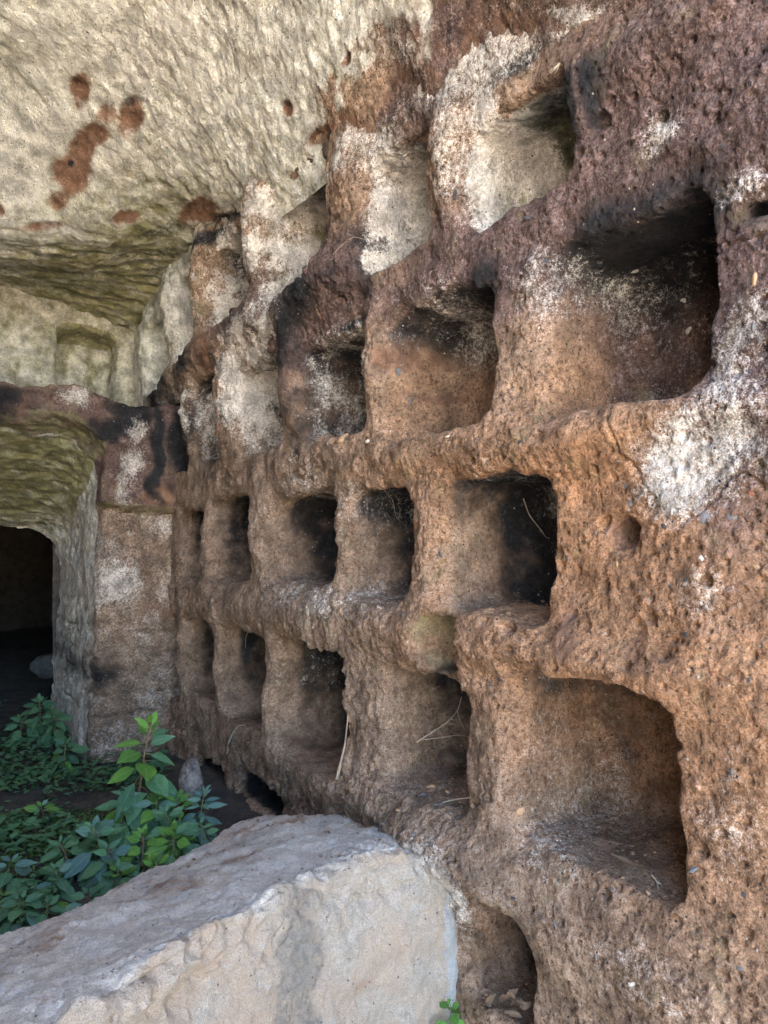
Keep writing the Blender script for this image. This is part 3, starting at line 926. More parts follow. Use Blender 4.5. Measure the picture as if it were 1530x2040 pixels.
# hole left by a peg in the alcove niche
en = vnormals(EV, EQ)
EPW = Wp(EV[:, 0], EV[:, 1], EV[:, 2])
ENW = en @ rot
if (ENW @ np.array([-D[0], -D[1], 0])).mean() < 0:
    EQ = EQ[:, ::-1]
    ENW = -ENW
ATE = dict(m1=EM[:, :4], m2=EM[:, 4:])
ec = EV[EQ].mean(1)
ep = np.full(len(EQ), -1)
for i, (q0, q1, h0, h1) in enumerate(EN):
    ep[(ec[:, 0] > SU + .035) & (ec[:, 1] > q0 - .02) & (ec[:, 1] < q1 + .02) & (ec[:, 2] > h0 - .02) & (ec[:, 2] < h1 + .02)] = 10 + i
ep[(ep < 0) & (ec[:, 2] > .15) & (ec[:, 2] < .72) & (ec[:, 0] < 3.62)] = 1
ep[(ep < 0) & (ec[:, 2] < .5) & (ec[:, 0] > 3.56) & (ec[:, 1] < .8) & (ec[:, 2] < .2)] = 2
ep[(ep < 0) & (ec[:, 2] < .66) & (ec[:, 0] > 3.56) & (ec[:, 1] < 2.0)] = 3
e_o = Wp(SE, .9, -HC).reshape(3)
endw = link('end_wall', sub_mesh('end_wall', EPW, EQ, ep == -1, TUFF, ENW, ATE, e_o), None, e_o)
tag(endw, 'end wall at the back with a greenish alcove over a dark doorway', 'rock wall')
for k, nm in ((1, 'lintel'), (2, 'door_jamb'), (3, 'passage_ceiling'), (10, 'niche'), (11, 'niche'), (12, 'niche')):
    if (ep == k).sum() > 20:
        o = link(nm, sub_mesh(nm, EPW, EQ, ep == k, TUFF, ENW, ATE, e_o), endw)
        if nm == 'lintel':
            o['label'] = 'lintel stained black by algae'
CLOUD.append((EPW, ENW))

# ------------------------------------------------------------------ dark chamber beyond, left wall added to narrow the light, cliff outside
def sheet(name, pts_fn, a, b, mat, amp=.05, sc=.6, seed=1):
    u, v = np.meshgrid(np.linspace(0, 1, a), np.linspace(0, 1, b), indexing='ij')
    P = pts_fn(u.ravel(), v.ravel())
    Q = grid_quads(a, b)
    n = vnormals(P, Q)
    P = P + n * (amp * fbm(P, sc, 4, seed))[:, None]
    return P, Q


def join_sheets(lst):
    Vs, Qs, o = [], [], 0
    for P, Q in lst:
        Vs.append(P)
        Qs.append(Q + o)
        o += len(P)
    return np.concatenate(Vs), np.concatenate(Qs)


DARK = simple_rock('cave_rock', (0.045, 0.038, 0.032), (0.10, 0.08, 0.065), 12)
CLIFF = simple_rock('cliff_rock', (0.22, 0.15, 0.10), (0.40, 0.30, 0.21), 9)
L = lambda a, b, t: a + (b - a) * t
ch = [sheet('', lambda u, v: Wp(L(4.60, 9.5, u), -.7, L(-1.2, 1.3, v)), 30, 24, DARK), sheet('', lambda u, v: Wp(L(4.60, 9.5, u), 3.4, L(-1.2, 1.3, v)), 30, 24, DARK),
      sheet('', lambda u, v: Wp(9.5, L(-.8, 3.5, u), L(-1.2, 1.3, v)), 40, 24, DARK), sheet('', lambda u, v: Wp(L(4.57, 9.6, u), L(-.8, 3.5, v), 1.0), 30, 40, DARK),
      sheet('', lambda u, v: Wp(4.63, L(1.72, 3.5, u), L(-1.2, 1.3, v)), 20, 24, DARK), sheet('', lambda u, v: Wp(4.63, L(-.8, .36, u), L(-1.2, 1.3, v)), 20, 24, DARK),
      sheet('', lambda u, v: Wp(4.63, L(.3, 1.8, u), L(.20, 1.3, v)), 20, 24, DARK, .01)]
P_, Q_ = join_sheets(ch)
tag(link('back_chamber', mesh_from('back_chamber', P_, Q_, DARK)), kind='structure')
lf = [sheet('', lambda u, v: Wp(L(-.6, 4.5, u), 1.95, L(-1.4, 3.2, v)), 90, 60, CLIFF), sheet('', lambda u, v: Wp(-.6, L(1.95, 9, u), L(-1.5, 3.0, v)), 60, 50, CLIFF, .08)]  # added wall out of view, so that light comes from behind the lens
P_, Q_ = join_sheets(lf)
tag(link('added_side_wall', mesh_from('added_side_wall', P_, Q_, CLIFF)), kind='structure')
qs = np.linspace(-.1, 2.8, 120)
cl = [sheet('', lambda u, v: Wp(.47, L(-.1, 2.85, u), vault_h(.47, L(-.1, 2.85, u)) * (1 - v) + 3.0 * v), 60, 20, CLIFF, .04),
      sheet('', lambda u, v: Wp(L(-9, .62, u), -.05 - .15 * v, L(-1.5, 3.0, v)), 90, 60, CLIFF, .07),
      sheet('', lambda u, v: Wp(L(.60, 1.6, u), -.20, L(.62, 3.0, v)), 20, 40, CLIFF, .02),
      sheet('', lambda u, v: Wp(L(.4, 14, u), L(-9, 9, v), 3.0), 30, 40, CLIFF, .1)]
P_, Q_ = join_sheets(cl)
tag(link('cliff', mesh_from('cliff', P_, Q_, CLIFF)), kind='structure')

# ground
SOIL = NT('cave_soil')
v_ = SOIL.coord()
n1, n2, n3 = SOIL.noise(v_, 9, 6, .65), SOIL.noise(v_, 60, 5, .7), SOIL.noise(v_, 220, 3, .7)
c_ = SOIL.mix(SOIL.rng(n1, .35, .65), (.030, .024, .019), (.075, .058, .042))
c_ = SOIL.mix(SOIL.rng(n2, .55, .72), c_, (.115, .09, .065))
SOIL.put(SOIL.p.inputs['Base Color'], SOIL.mix(SOIL.rng(n3, .62, .75), c_, (.16, .13, .10)))
SOIL.p.inputs['Roughness'].default_value = .95
SOIL.put(SOIL.p.inputs['Normal'], SOIL.bump(SOIL.math('ADD', n2, SOIL.math('MULTIPLY', n3, .6)), .9, .012))


def cave_floor_h(X, Y):
    P = np.stack([X, Y, 0 * X], -1).reshape(-1, 3)
    s_, q_, _ = to_wall(np.stack([X, Y, 0 * X], -1).reshape(-1, 3))
    return (-1.0 + .035 * fbm(P, .5, 3, 120) + .012 * fbm(P, .09, 3, 121) + .006 * fbm(P, .03, 2, 122)
            + .03 * np.exp(-np.maximum(q_, 0) / .14) * sstep(1.0, 1.8, s_)).reshape(X.shape)


gx, gy = np.concatenate([np.linspace(-11, -3.6, 40)[:-1], np.linspace(-3.6, 1.6, 330)]), np.concatenate([np.linspace(.75, 5.2, 300), np.linspace(5.2, 13, 40)[1:]])
GX, GY = np.meshgrid(gx, gy, indexing='ij')
GH = cave_floor_h(GX, GY)
sg_, qg_, _ = to_wall(np.stack([GX, GY, 0 * GX], -1))
GH = GH - .5 * sstep(.95, .7, sg_)
GH = GH - .42 * sstep(-.02, .10, (GX + .30) * .79 - (GY - 1.42) * .62)
GV = np.stack([GX, GY, GH + HC], -1).reshape(-1, 3)
fl = link('cave_floor', mesh_from('cave_floor', GV, grid_quads(len(gx), len(gy)), SOIL.m))
tag(fl, kind='structure')
gn = vnormals(GV, grid_quads(len(gx), len(gy)))
CLOUD.append((GV, gn))
OUTM = simple_rock('dry_earth', (0.54, 0.47, 0.37), (0.68, 0.61, 0.50), 3, .4)
ax_ = np.concatenate([-np.geomspace(2500, 6, 40), np.linspace(-5.5, 5.5, 60), np.geomspace(6, 2500, 40)])
OX, OY = np.meshgrid(ax_, ax_, indexing='ij')
OP = np.stack([OX, OY, 0 * OX - .28], -1).reshape(-1, 3)
OP[:, 2] += .04 * fbm(OP, .8, 3, 130) * (np.abs(OP[:, 0]) < 8) * (np.abs(OP[:, 1]) < 8)
tag(link('ground', mesh_from('ground', OP, grid_quads(len(ax_), len(ax_)), OUTM)), kind='structure')

# ------------------------------------------------------------------ rock parapet in the foreground
wall['kind'] = endw['kind'] = 'thing'
PF = [unproj(908, 1697, 1.74), unproj(880, 1693, 1.71), unproj(800, 1698, 1.67), unproj(700, 1708, 1.63), unproj(560, 1765, 1.504), unproj(400, 1850, 1.344),
      unproj(260, 1940, 1.20), unproj(0, 2075, 1.04), unproj(-300, 2230, .88)]
PB = [unproj(760, 1640, 2.02), unproj(690, 1612, 2.16), unproj(590, 1618, 2.22), unproj(480, 1630, 2.22), unproj(400, 1678, 2.06), unproj(205, 1778, 1.773),
      unproj(100, 1822, 1.66), unproj(-20, 1868, 1.58), unproj(-420, 2020, 1.36)]
PF, PB = np.array(PF), np.array(PB)
nt, nu = 330, 260
tt = np.linspace(0, len(PF) - 1, nt)


def along(T):
    P = np.stack([np.interp(tt, np.arange(len(T)), T[:, k]) for k in range(3)], 1)
    k = np.hanning(41)
    k /= k.sum()
    return np.stack([np.convolve(np.pad(P[:, j], 20, 'edge'), k, 'valid') for j in range(3)], 1)


FT, BT = along(PF), along(PB)
ax2 = FT[-1] - FT[nt // 3]
fd = np.array([-ax2[1], ax2[0], 0]) / np.hypot(ax2[0], ax2[1])
if fd @ np.array([0, -1, 0]) < 0:
    fd = -fd
FB = FT + fd * .05
FB[:, 2] = HC - 1.32
BB = BT - fd * .10
BB[:, 2] = HC - 1.10
ctrl = [BB, BT * .96 + BB * .04, BT, BT * .6 + FT * .4 + [0, 0, .012], FT * .86 + BT * .14, FT, FT * .80 + FB * .20 + fd * .015, FB]
uu = np.concatenate([np.linspace(0, 2, 40), np.linspace(2, 5, 90)[1:], np.linspace(5, 7, 132)[1:]])
nu = len(uu)
PP = np.zeros((nt, nu, 3))
ctr = np.stack(ctrl, 1)
for k in range(3):
    for i in range(nt):
        PP[i, :, k] = np.interp(uu, np.arange(8), ctr[i, :, k])
kk = np.hanning(59)
kk /= kk.sum()
for k in range(3):
    pad = np.pad(PP[:, :, k], ((0, 0), (29, 29)), 'edge')
    PP[:, :, k] = sum(pad[:, j:j + nu] * kk[j] for j in range(59))
PV = PP.reshape(-1, 3)
PQ = grid_quads(nt, nu)
pn = vnormals(PV, PQ)
if pn[:, 2].mean() < 0:
    PQ = PQ[:, ::-1]
    pn = -pn
Ug, Tg = np.meshgrid(uu, tt)
Ug, Tg = Ug.ravel(), Tg.ravel()
edge = np.exp(-((Ug - 5.2) / .7) ** 2)
lump = fbm(PV, .16, 3, 140)
dP = .018 * lump + .009 * fbm(PV, .06, 3, 141) + .0035 * fbm(PV, .02, 3, 142) + .024 * edge * (np.abs(fbm(PV, .08, 3, 143)) * -2.2 + .7)
dP += .010 * (np.abs(fbm(PV, .11, 4, 147)) * -2 + .5) * (Ug > 5.1) + .005 * fbm(PV, .012, 2, 146) - .004 * pits(PV, .02, .3, .4, 144) - .008 * pits(PV, .06, .22, .3, 145)
dP -= .030 * np.exp(-((Ug - 5.9 - .3 * lump) / .35) ** 2) * sstep(3.6, 5, Tg)
PV = PV + pn * dP[:, None]
pn = vnormals(PV, PQ)
# painted attributes: m1 = lime white, grey band, peach, grime ; m2 = dusty top
px_ = CX + FPX * PV[:, 0] / np.maximum(PV[:, 1], .2)
WM = np.zeros((len(PV), 8), np.float32)
nzp = fbm(PV, .10, 4, 150)
nzq = fbm(PV, .05, 3, 151)
topm = sstep(5.15, 4.75, Ug + .5 * nzp)
WM[:, 4] = topm
tn = Tg + .35 * nzp
WM[:, 1] = .55 * (1 - topm) * sstep(.44, .12, np.abs(Tg - 3.72 + .22 * nzq + .2 * nzp - .12 * (Ug - 5)))
WM[:, 0] = np.maximum(.85 * sstep(.30, .12, np.abs(Tg - .86 - .1 * (Ug - 5) + .15 * nzq)) * (Ug > 4.8), .72 * np.exp(-((Ug - 4.72 + .25 * nzp) / .16) ** 2) * sstep(3.2, 4.2, Tg) * sstep(6.6, 5.8, Tg))
WM[:, 0] = np.maximum(WM[:, 0], .55 * topm * np.exp(-((Ug - 3.7 + .3 * nzq) / .22) ** 2) * sstep(3.4, 2.2, Tg))
WM[:, 0] = np.maximum(WM[:, 0], .36 * (1 - topm) * sstep(.05, .4, nzq))
WM[:, 2] = (1 - topm) * (.45 + .55 * sstep(-.1, .3, fbm(PV, .2, 3, 152)))
WM[:, 3] = .38 * topm * sstep(0, .3, fbm(PV, .12, 3, 153)) + .30 * np.exp(-((Ug - 5.15) / .25) ** 2) * sstep(-.1, .2, nzq)
WM[:, 5] = .55 * sstep(1.6, .9, np.abs(Ug - 2.2)) * sstep(.0, .4, nzp + .1)
T = NT('parapet_rock')
v = T.coord()
w_, g_, e_, k_ = T.attr('m1')
t_, o2_, _a, _b = T.attr('m2')
nb, nm, nf, ng = T.noise(v, 8, 5, .62), T.noise(v, 26, 6, .68), T.noise(v, 100, 6, .72), T.noise(v, 340, 3, .7)
fine = T.math('ADD', T.math('MULTIPLY', nm, .35), T.math('ADD', T.math('MULTIPLY', nf, .45), T.math('MULTIPLY', ng, .2)))


def lay2(base, m, c, n, wd=.2, amp=2.2):
    x = T.math('ADD', T.math('MULTIPLY_ADD', n, amp, .5 - .5 * amp), T.math('SUBTRACT', m, 1.0))
    return T.mix(T.rng(x, -wd, wd), base, c)


base = T.mix(T.rng(fine, .36, .62), (.40, .335, .26), (.60, .53, .435))
base = lay2(base, e_, T.mix(nf, (.54, .395, .285), (.55, .455, .345)), nb, .35)
base = lay2(base, t_, T.mix(T.rng(fine, .38, .62), (.56, .50, .42), (.82, .76, .67)), fine, .5)
base = lay2(base, o2_, (.40, .26, .17), nb, .3)
base = lay2(base, g_, T.mix(nf, (.18, .165, .14), (.27, .25, .215)), fine, .3)
base = lay2(base, k_, T.mix(nf, (.10, .085, .075), (.26, .22, .18)), fine, .18)
base = lay2(base, w_, T.mix(nf, (.60, .585, .555), (.42, .40, .36)), fine, .14)
vr = T.n('ShaderNodeTexVoronoi')
T.put(vr.inputs['Vector'], v)
vr.inputs['Scale'].default_value = 110
sp_ = T.n('ShaderNodeSeparateColor')
T.t.links.new(vr.outputs['Color'], sp_.inputs[0])
nr_ = T.rng(vr.outputs['Distance'], .16, .32, 1.0, 0.0)
base = T.mix(T.math('MULTIPLY', nr_, T.math('GREATER_THAN', sp_.outputs[0], .965)), base, (.12, .10, .09))
T.put(T.p.inputs['Base Color'], T.mix(1.0, base, T.mix(T.rng(ng, .3, .7), (.80, .80, .80), (1.1, 1.1, 1.1)), 'MULTIPLY'))
T.p.inputs['Roughness'].default_value = .92
T.p.inputs['Specular IOR Level'].default_value = .25
T.put(T.p.inputs['Normal'], T.bump(T.math('ADD', nf, T.math('MULTIPLY', ng, .5)), 1.0, .012))
p_o = np.array([-.25, 1.6, 0.0])
par = link('rock_parapet', mesh_from('rock_parapet', PV - p_o, PQ, T.m, pn, dict(m1=WM[:, :4], m2=WM[:, 4:])), None, p_o)
tag(par, 'worn pale rock parapet with dusty grey top in the foreground', 'parapet', kind='thing')
CLOUD.append((PV, pn))

# ------------------------------------------------------------------ stones set in the tuff
def ico(sub=2):
    t = (1 + 5 ** .5) / 2
    V = np.array([(-1, t, 0), (1, t, 0), (-1, -t, 0), (1, -t, 0), (0, -1, t), (0, 1, t), (0, -1, -t), (0, 1, -t), (t, 0, -1), (t, 0, 1), (-t, 0, -1), (-t, 0, 1)], float)
    Fc = [(0, 11, 5), (0, 5, 1), (0, 1, 7), (0, 7, 10), (0, 10, 11), (1, 5, 9), (5, 11, 4), (11, 10, 2), (10, 7, 6), (7, 1, 8), (3, 9, 4), (3, 4, 2), (3, 2, 6), (3, 6, 8), (3, 8, 9),
          (4, 9, 5), (2, 4, 11), (6, 2, 10), (8, 6, 7), (9, 8, 1)]
    V = [v / np.linalg.norm(v) for v in V]
    for _ in range(sub):
        mp, nf_ = {}, []
        def md(a, b):
            k = (min(a, b), max(a, b))
            if k not in mp:
                p = V[a] + V[b]
                V.append(p / np.linalg.norm(p))
                mp[k] = len(V) - 1
            return mp[k]
        for a, b, c in Fc:
            x, y, z = md(a, b), md(b, c), md(c, a)
            nf_ += [(a, x, z), (b, y, x), (c, z, y), (x, y, z)]
        Fc = nf_
    return np.array(V), np.array(Fc)


IV, IF = ico(2)
STM = {'grey': simple_rock('grey_stone', (.085, .085, .09), (.20, .195, .19), 60, .4), 'dark': simple_rock('dark_stone', (.03, .03, .034), (.08, .078, .08), 60, .4),
       'pale': simple_rock('pale_stone', (.40, .36, .30), (.62, .57, .48), 60, .4), 'red': simple_rock('red_stone', (.17, .06, .04), (.28, .12, .075), 60, .4),
       'tan': simple_rock('tan_stone', (.30, .18, .10), (.44, .28, .16), 60, .4)}
STME = {}
for k, m in STM.items():
    for v3 in range(3):
        P = IV * (1 + .22 * fbm(IV + 7 * v3, 1.1, 2, 160 + v3))[:, None] * np.array([1, .75 + .1 * v3, .6])
        STME[k, v3] = mesh_from('embedded_stone', P, IF, m)


def basis(n):
    n = Vector(n).normalized()
    return n.to_track_quat('Z', 'Y')


CLASTS = [(1031, 880, 8, 'dark'), (944, 882, 6, 'dark'), (887, 867, 6, 'pale'), (1237, 952, 6, 'grey'), (1244, 968, 6, 'grey'), (1253, 1001, 8, 'grey'), (1320, 1045, 7, 'dark'),
          (1463, 1031, 20, 'grey'), (1400, 1028, 13, 'grey'), (1359, 1152, 9, 'dark'), (1332, 1171, 5, 'dark'), (1125, 1115, 7, 'dark'), (1363, 1270, 8, 'dark'), (1240, 1275, 8, 'dark'),
          (1489, 1353, 8, 'dark'), (991, 1359, 9, 'dark'), (972, 1367, 6, 'grey'), (871, 1104, 7, 'grey'), (1493, 983, 14, 'red'), (1393, 1108, 9, 'pale'), (1040, 1615, 10, 'tan'),
          (1377, 1732, 9, 'grey'), (1450, 1537, 8, 'grey'), (792, 740, 9, 'grey'), (817, 800, 8, 'grey'), (728, 875, 8, 'pale'), (679, 864, 16, 'tan'), (910, 360, 7, 'pale'), (1265, 545, 13, 'pale'),
          (1372, 527, 9, 'grey'), (1357, 595, 9, 'pale'), (1495, 557, 14, 'tan'), (1372, 655, 9, 'pale'), (1495, 650, 9, 'grey'), (1082, 520, 9, 'dark'), (1050, 427, 9, 'dark'), (902, 395, 10, 'dark'),
          (1437, 287, 9, 'dark'), (1409, 1421, 5, 'dark'), (1420, 890, 7, 'dark'), (1490, 870, 8, 'red'), (1290, 1195, 7, 'grey'), (1180, 1060, 6, 'grey'), (1500, 1130, 9, 'tan'), (1225, 1120, 7, 'tan'),
          (1415, 1340, 8, 'red'), (1330, 1330, 7, 'red'), (1480, 1790, 8, 'dark'), (1405, 1850, 9, 'red'), (1260, 1960, 9, 'pale'), (1180, 1905, 8, 'grey'), (1350, 2010, 10, 'tan'), (1470, 1930, 9, 'grey'),
          (1100, 1840, 7, 'grey'), (1020, 1790, 7, 'dark'), (1080, 1440, 6, 'grey')]
for i, (px, py, r, kind) in enumerate(CLASTS):
    p, n = surf_at(px, py)
    o = link('embedded_stone', STME[kind, i % 3], wall)
    rr = r * p[1] / FPX
    o.location = Vector(p - np.array(n) * rr * .38) - Vector(wall_o)
    q = basis(n)
    o.rotation_euler = (q @ Vector((0, 0, 1)).rotation_difference(Vector((0, 0, 1)))).to_euler()
    o.rotation_euler.rotate_axis('Z', random.uniform(0, 6.28))
    o.scale = (rr * random.uniform(.95, 1.2), rr, rr * .75)


# ------------------------------------------------------------------ dry roots, twigs, leaves and pebbles
def tube_vf(pts, r0, r1, sides=6, per=6):
    pts = np.array(pts, float)
    k = np.linspace(0, len(pts) - 1, (len(pts) - 1) * per + 1)
    P = np.stack([np.interp(k, np.arange(len(pts)), pts[:, j]) for j in range(3)], 1)
    for _ in range(3):
        P[1:-1] = .25 * P[:-2] + .5 * P[1:-1] + .25 * P[2:]
    R = np.linspace(r0, r1, len(P))
    Tn = np.gradient(P, axis=0)
    Tn /= np.linalg.norm(Tn, axis=1)[:, None] + 1e-9
    ref = np.array([.3, .5, .81])
    A = np.cross(Tn, ref)
    A /= np.linalg.norm(A, axis=1)[:, None] + 1e-9
    B = np.cross(Tn, A)
    th = np.arange(sides) / sides * 2 * np.pi
    Vt = (P[:, None] + R[:, None, None] * (np.cos(th)[None, :, None] * A[:, None] + np.sin(th)[None, :, None] * B[:, None])).reshape(-1, 3)
    Fq = [(i * sides + j, i * sides + (j + 1) % sides, (i + 1) * sides + (j + 1) % sides, (i + 1) * sides + j) for i in range(len(P) - 1) for j in range(sides)]
    # close the tip and the foot
    Fq += [(0, sides - 1 - 2, sides - 2 + 0, sides - 1)] if False else []
    return Vt, np.array(Fq)


def tubes_mesh(name, lines, mat):
    Vs, Fs, o = [], [], 0
    for pts, r0, r1 in lines:
        a, b = tube_vf(pts, r0, r1)
        Vs.append(a)
        Fs.append(b + o)
        o += len(a)
    Vs = np.concatenate(Vs)
    org = Vs[0].copy()
    return mesh_from(name, Vs - org, np.concatenate(Fs), mat), org


DRY = simple_rock('dry_stem', (.30, .24, .17), (.50, .43, .33), 40, .3)
DRYD = simple_rock('dry_root', (.16, .12, .085), (.34, .27, .20), 40, .3)
DLEAF = simple_rock('dead_leaf', (.12, .07, .042), (.28, .185, .11), 30, .3)


def onrock(px, py, lift=.004):
    p, n = surf_at(px, py)
    v = -p + np.array([0, 0, HC])
    v /= np.linalg.norm(v)
    return p + lift * v


def strand(name, label, cat, lines, mat, group=None):
    out = []
    for pts, r0, r1 in lines:
        out.append(([onrock(x, y, l) for x, y, l in pts], r0, r1))
    me, org = tubes_mesh(name, out, mat)
    tag(link(name, me, None, org), label, cat, group)


strand('hanging_root', 'thin pale root hanging in the black niche of the third row', 'root',
       [([(1038, 995, .02), (1050, 1025, .03), (1066, 1048, .03), (1080, 1064, .02)], .0016, .0007), ([(1066, 1048, .03), (1084, 1072, .02), (1092, 1071, .01)], .0009, .0005)], DRY)
strand('hanging_root', 'tangle of hair-thin roots at the top of the second niche in the third row', 'root',
       [([(760, 975, .01), (785, 1000, .02), (793, 1030, .02), (812, 1046, .01)], .0012, .0005), ([(790, 990, .01), (800, 1010, .02), (815, 1004, .01)], .0008, .0005),
        ([(775, 975, .01), (772, 995, .02), (790, 1015, .02)], .0008, .0004)], DRYD)
strand('dry_twig', 'branched dry twig leaning in the debris-filled niche of the fourth row', 'twig',
       [([(834, 1480, .01), (862, 1462, .025), (890, 1438, .03), (908, 1415, .03), (917, 1390, .02)], .0022, .0010), ([(838, 1478, .01), (880, 1468, .03), (912, 1464, .03), (938, 1474, .02)], .0014, .0008),
        ([(875, 1450, .03), (884, 1462, .03), (890, 1478, .01)], .001, .0006), ([(890, 1438, .03), (905, 1442, .03)], .001, .0006), ([(908, 1415, .03), (914, 1440, .03), (920, 1450, .02)], .0012, .0006),
        ([(850, 1470, .02), (846, 1460, .02)], .0009, .0005)], DRY)
strand('dry_stick', 'short bare stick leaning on the lip of a fourth row niche', 'stick', [([(691, 1425, .006), (683, 1480, .012), (675, 1520, .012), (668, 1552, .008)], .0016, .0058)], DRYD)
strand('dry_stalk', 'bent dry stalk clinging to the dusty rock between two narrow niches', 'stalk',
       [([(449, 1500, .006), (456, 1466, .02), (470, 1442, .02), (490, 1440, .008)], .0036, .0010), ([(458, 1462, .02), (450, 1478, .02), (447, 1505, .006)], .002, .001)], DRY)
strand('hanging_root', 'pale root tuft under the roof of the top niche', 'root',
       [([(1110, 128, .004), (1102, 140, .015), (1094, 150, .012)], .0016, .0006), ([(1108, 130, .004), (1098, 142, .015), (1085, 152, .01)], .0012, .0005), ([(1112, 127, .004), (1107, 145, .012), (1103, 150, .01)], .001, .0005)], DRY)
strand('climbing_root', 'thin root crossing the brown rock below the white jamb', 'root', [([(660, 505, .004), (678, 485, .006), (700, 470, .006), (722, 474, .004)], .0018, .0008), ([(700, 470, .006), (686, 462, .004)], .0009, .0005)], DRYD)
strand('hanging_root', 'fine straw hanging from the lintel of the third narrow niche', 'root', [([(495, 1250, .004), (493, 1272, .015), (494, 1292, .015)], .0013, .0006)], DRY)
strand('hanging_root', 'short rootlet hanging above the twig niche', 'root', [([(917, 1362, .004), (918, 1374, .012), (915, 1380, .012)], .0013, .0005), ([(880, 1366, .004), (870, 1372, .01), (846, 1360, .006)], .001, .0005)], DRYD)


def leaf_vf(curl=.12, fold=.18, wid=.30, nl=7):
    t = np.linspace(0, 1, nl)
    w = wid * np.sin(np.pi * t ** .82) ** .85 * (1 - .35 * t ** 3)
    w[0] = .02
    w[-1] = 0.004
    vs = []
    for i in range(nl):
        for k, s_ in enumerate((-1, -.5, 0, .5, 1)):
            vs.append((s_ * w[i], t[i], -curl * t[i] ** 2 + fold * abs(s_) * w[i] - .10 * fold * (abs(s_) == 1) + .012 * math.sin(9 * t[i]) * (abs(s_) == 1)))
    return np.array(vs), grid_quads(nl, 5)[:, ::-1]


dl = [mesh_from('dead_leaf', *leaf_vf(c, .5, w), DLEAF) for c, w in ((-.3, .28), (.25, .34), (-.15, .22))]


def lay_leaf(px, py, size, label, k=0, tilt=.3, lift=.006, rz=None, group=None):
    p, n = surf_at(px, py)
    o = link('dead_leaf', dl[k], None, Vector(p) + Vector((0, 0, lift)))
    o.rotation_euler = (tilt, random.uniform(-.3, .3), random.uniform(0, 6.28) if rz is None else rz)
    o.scale = (size,) * 3
    tag(o, label, 'leaf', group)


lay_leaf(1272, 1737, .050, 'curled dead leaf on the floor of the largest niche', 0, .15, .012, 1.3)
lay_leaf(872, 1562, .030, 'small dead leaf on the floor of the twig niche', 1, .2, .008, .4)
strand('dry_twig', 'short forked twig beside the dead leaf in the largest niche', 'twig', [([(1300, 1740, .012), (1310, 1752, .014), (1313, 1768, .006)], .0022, .0014), ([(1310, 1752, .014), (1318, 1758, .008)], .0016, .001)], DRY)
strand('dry_twig', 'straight pale twig lying on the dusty floor of the fourth row', 'twig', [([(882, 1594, .006), (905, 1592, .008), (932, 1590, .006)], .002, .0012)], DRY)
for i in range(22):
    lay_leaf(random.uniform(925, 1045), random.uniform(1995, 2036), random.uniform(.018, .034), 'brown dead leaf lying in the leaf litter of the lowest niche', i % 3, random.uniform(-.4, .5), .008, None, 'dead leaves in the lowest niche')
PEB = [(855, 1566, 9, 'tan'), (842, 1580, 5, 'grey'), (893, 1575, 5, 'tan'), (905, 1610, 4, 'red'), (790, 1610, 4, 'tan'), (868, 1600, 4, 'grey'), (1240, 1745, 4, 'tan'), (1290, 1775, 5, 'tan'), (1220, 1770, 4, 'grey'), (1190, 1735, 3, 'tan'), (760, 1640, 4, 'grey'), (700, 1640, 4, 'tan'), (820, 1660, 4, 'grey'), (655, 1655, 4, 'red')]
PLAB = ['largest tan pebble on the floor of the twig niche', 'small grey pebble at the open edge of the twig niche', 'small tan pebble under the twig in the debris niche', 'tiny reddish pebble in front of the twig niche',
        'tan pebble below the lip of the twig niche', 'grey pebble between the straight twig and the dead leaf', 'small tan pebble near the dead leaf in the largest niche', 'tan pebble at the front lip of the largest niche',
        'small grey pebble on the dusty floor of the largest niche', 'tiny tan pebble at the left of the largest niche floor', 'grey pebble where the parapet meets the wall', 'tan pebble on the far part of the grey parapet top',
        'grey pebble on the parapet close to the lime-white edge', 'reddish pebble on the far left of the pebbles on the parapet']
pme = {k: STME[k, 1].copy() for k in ('tan', 'grey', 'red')}
for i, (px, py, r, k) in enumerate(PEB):
    p, n = surf_at(px, py)
    rr = r * p[1] / FPX
    o = link('pebble', pme[k], None, Vector(p) + Vector((0, 0, rr * .3)))
    o.rotation_euler = (random.uniform(-.4, .4), random.uniform(-.4, .4), random.uniform(0, 6))
    o.scale = (rr * 1.2, rr, rr * .9)
    where = 'on the dusty floor of the twig niche' if py < 1615 and px < 950 else ('on the floor of the largest niche' if px > 1000 else 'on the grey top of the parapet')
    tag(o, PLAB[i], 'pebble', 'pebbles ' + where)

# dust and crumbs on the niche floors and the parapet: too many to count
CI, CF = ico(0)
cr_v, cr_f, off = [], [], 0
r_ = np.random.default_rng(12)
for nm, cnt in (('R4a', 300), ('R4b', 360), ('R4c', 140), ('R3a', 90), ('R3b', 70), ('R3c', 50), ('R2a', 60), ('R2b', 40), ('R5a', 160), ('par', 300)):
    if nm == 'par':
        ix = np.where((pn[:, 2] > .85) & (Ug > 2.1) & (Ug < 4.8))[0]
        P0 = PV
        wgt = np.exp(-np.maximum(Tg[ix], 0) * .9) + .06
    else:
        s0, s1, hb, ht, dep, rad, _ = NPAR[NI[nm]]
        ix = np.where((V[:, 0] > s0) & (V[:, 0] < s1) & (V[:, 2] > hb - .05) & (V[:, 2] < hb + .07) & (V[:, 1] < -.02) & (NW[:, 2] > .55))[0]
        P0 = PW
        wgt = .3 + np.clip(-V[ix, 1], 0, .2) * 4
    if not len(ix):
        continue
    for j in r_.choice(ix, cnt, p=wgt / wgt.sum()):
        sz = .0012 + .0044 * r_.random() ** 4
        cr_v.append(P0[j] + [0, 0, sz * .3] + (CI * (1 + .5 * (r_.random(CI.shape) - .5))) * sz * np.array([1, 1, .7]))
        cr_f.append(CF + off)
        off += len(CI)
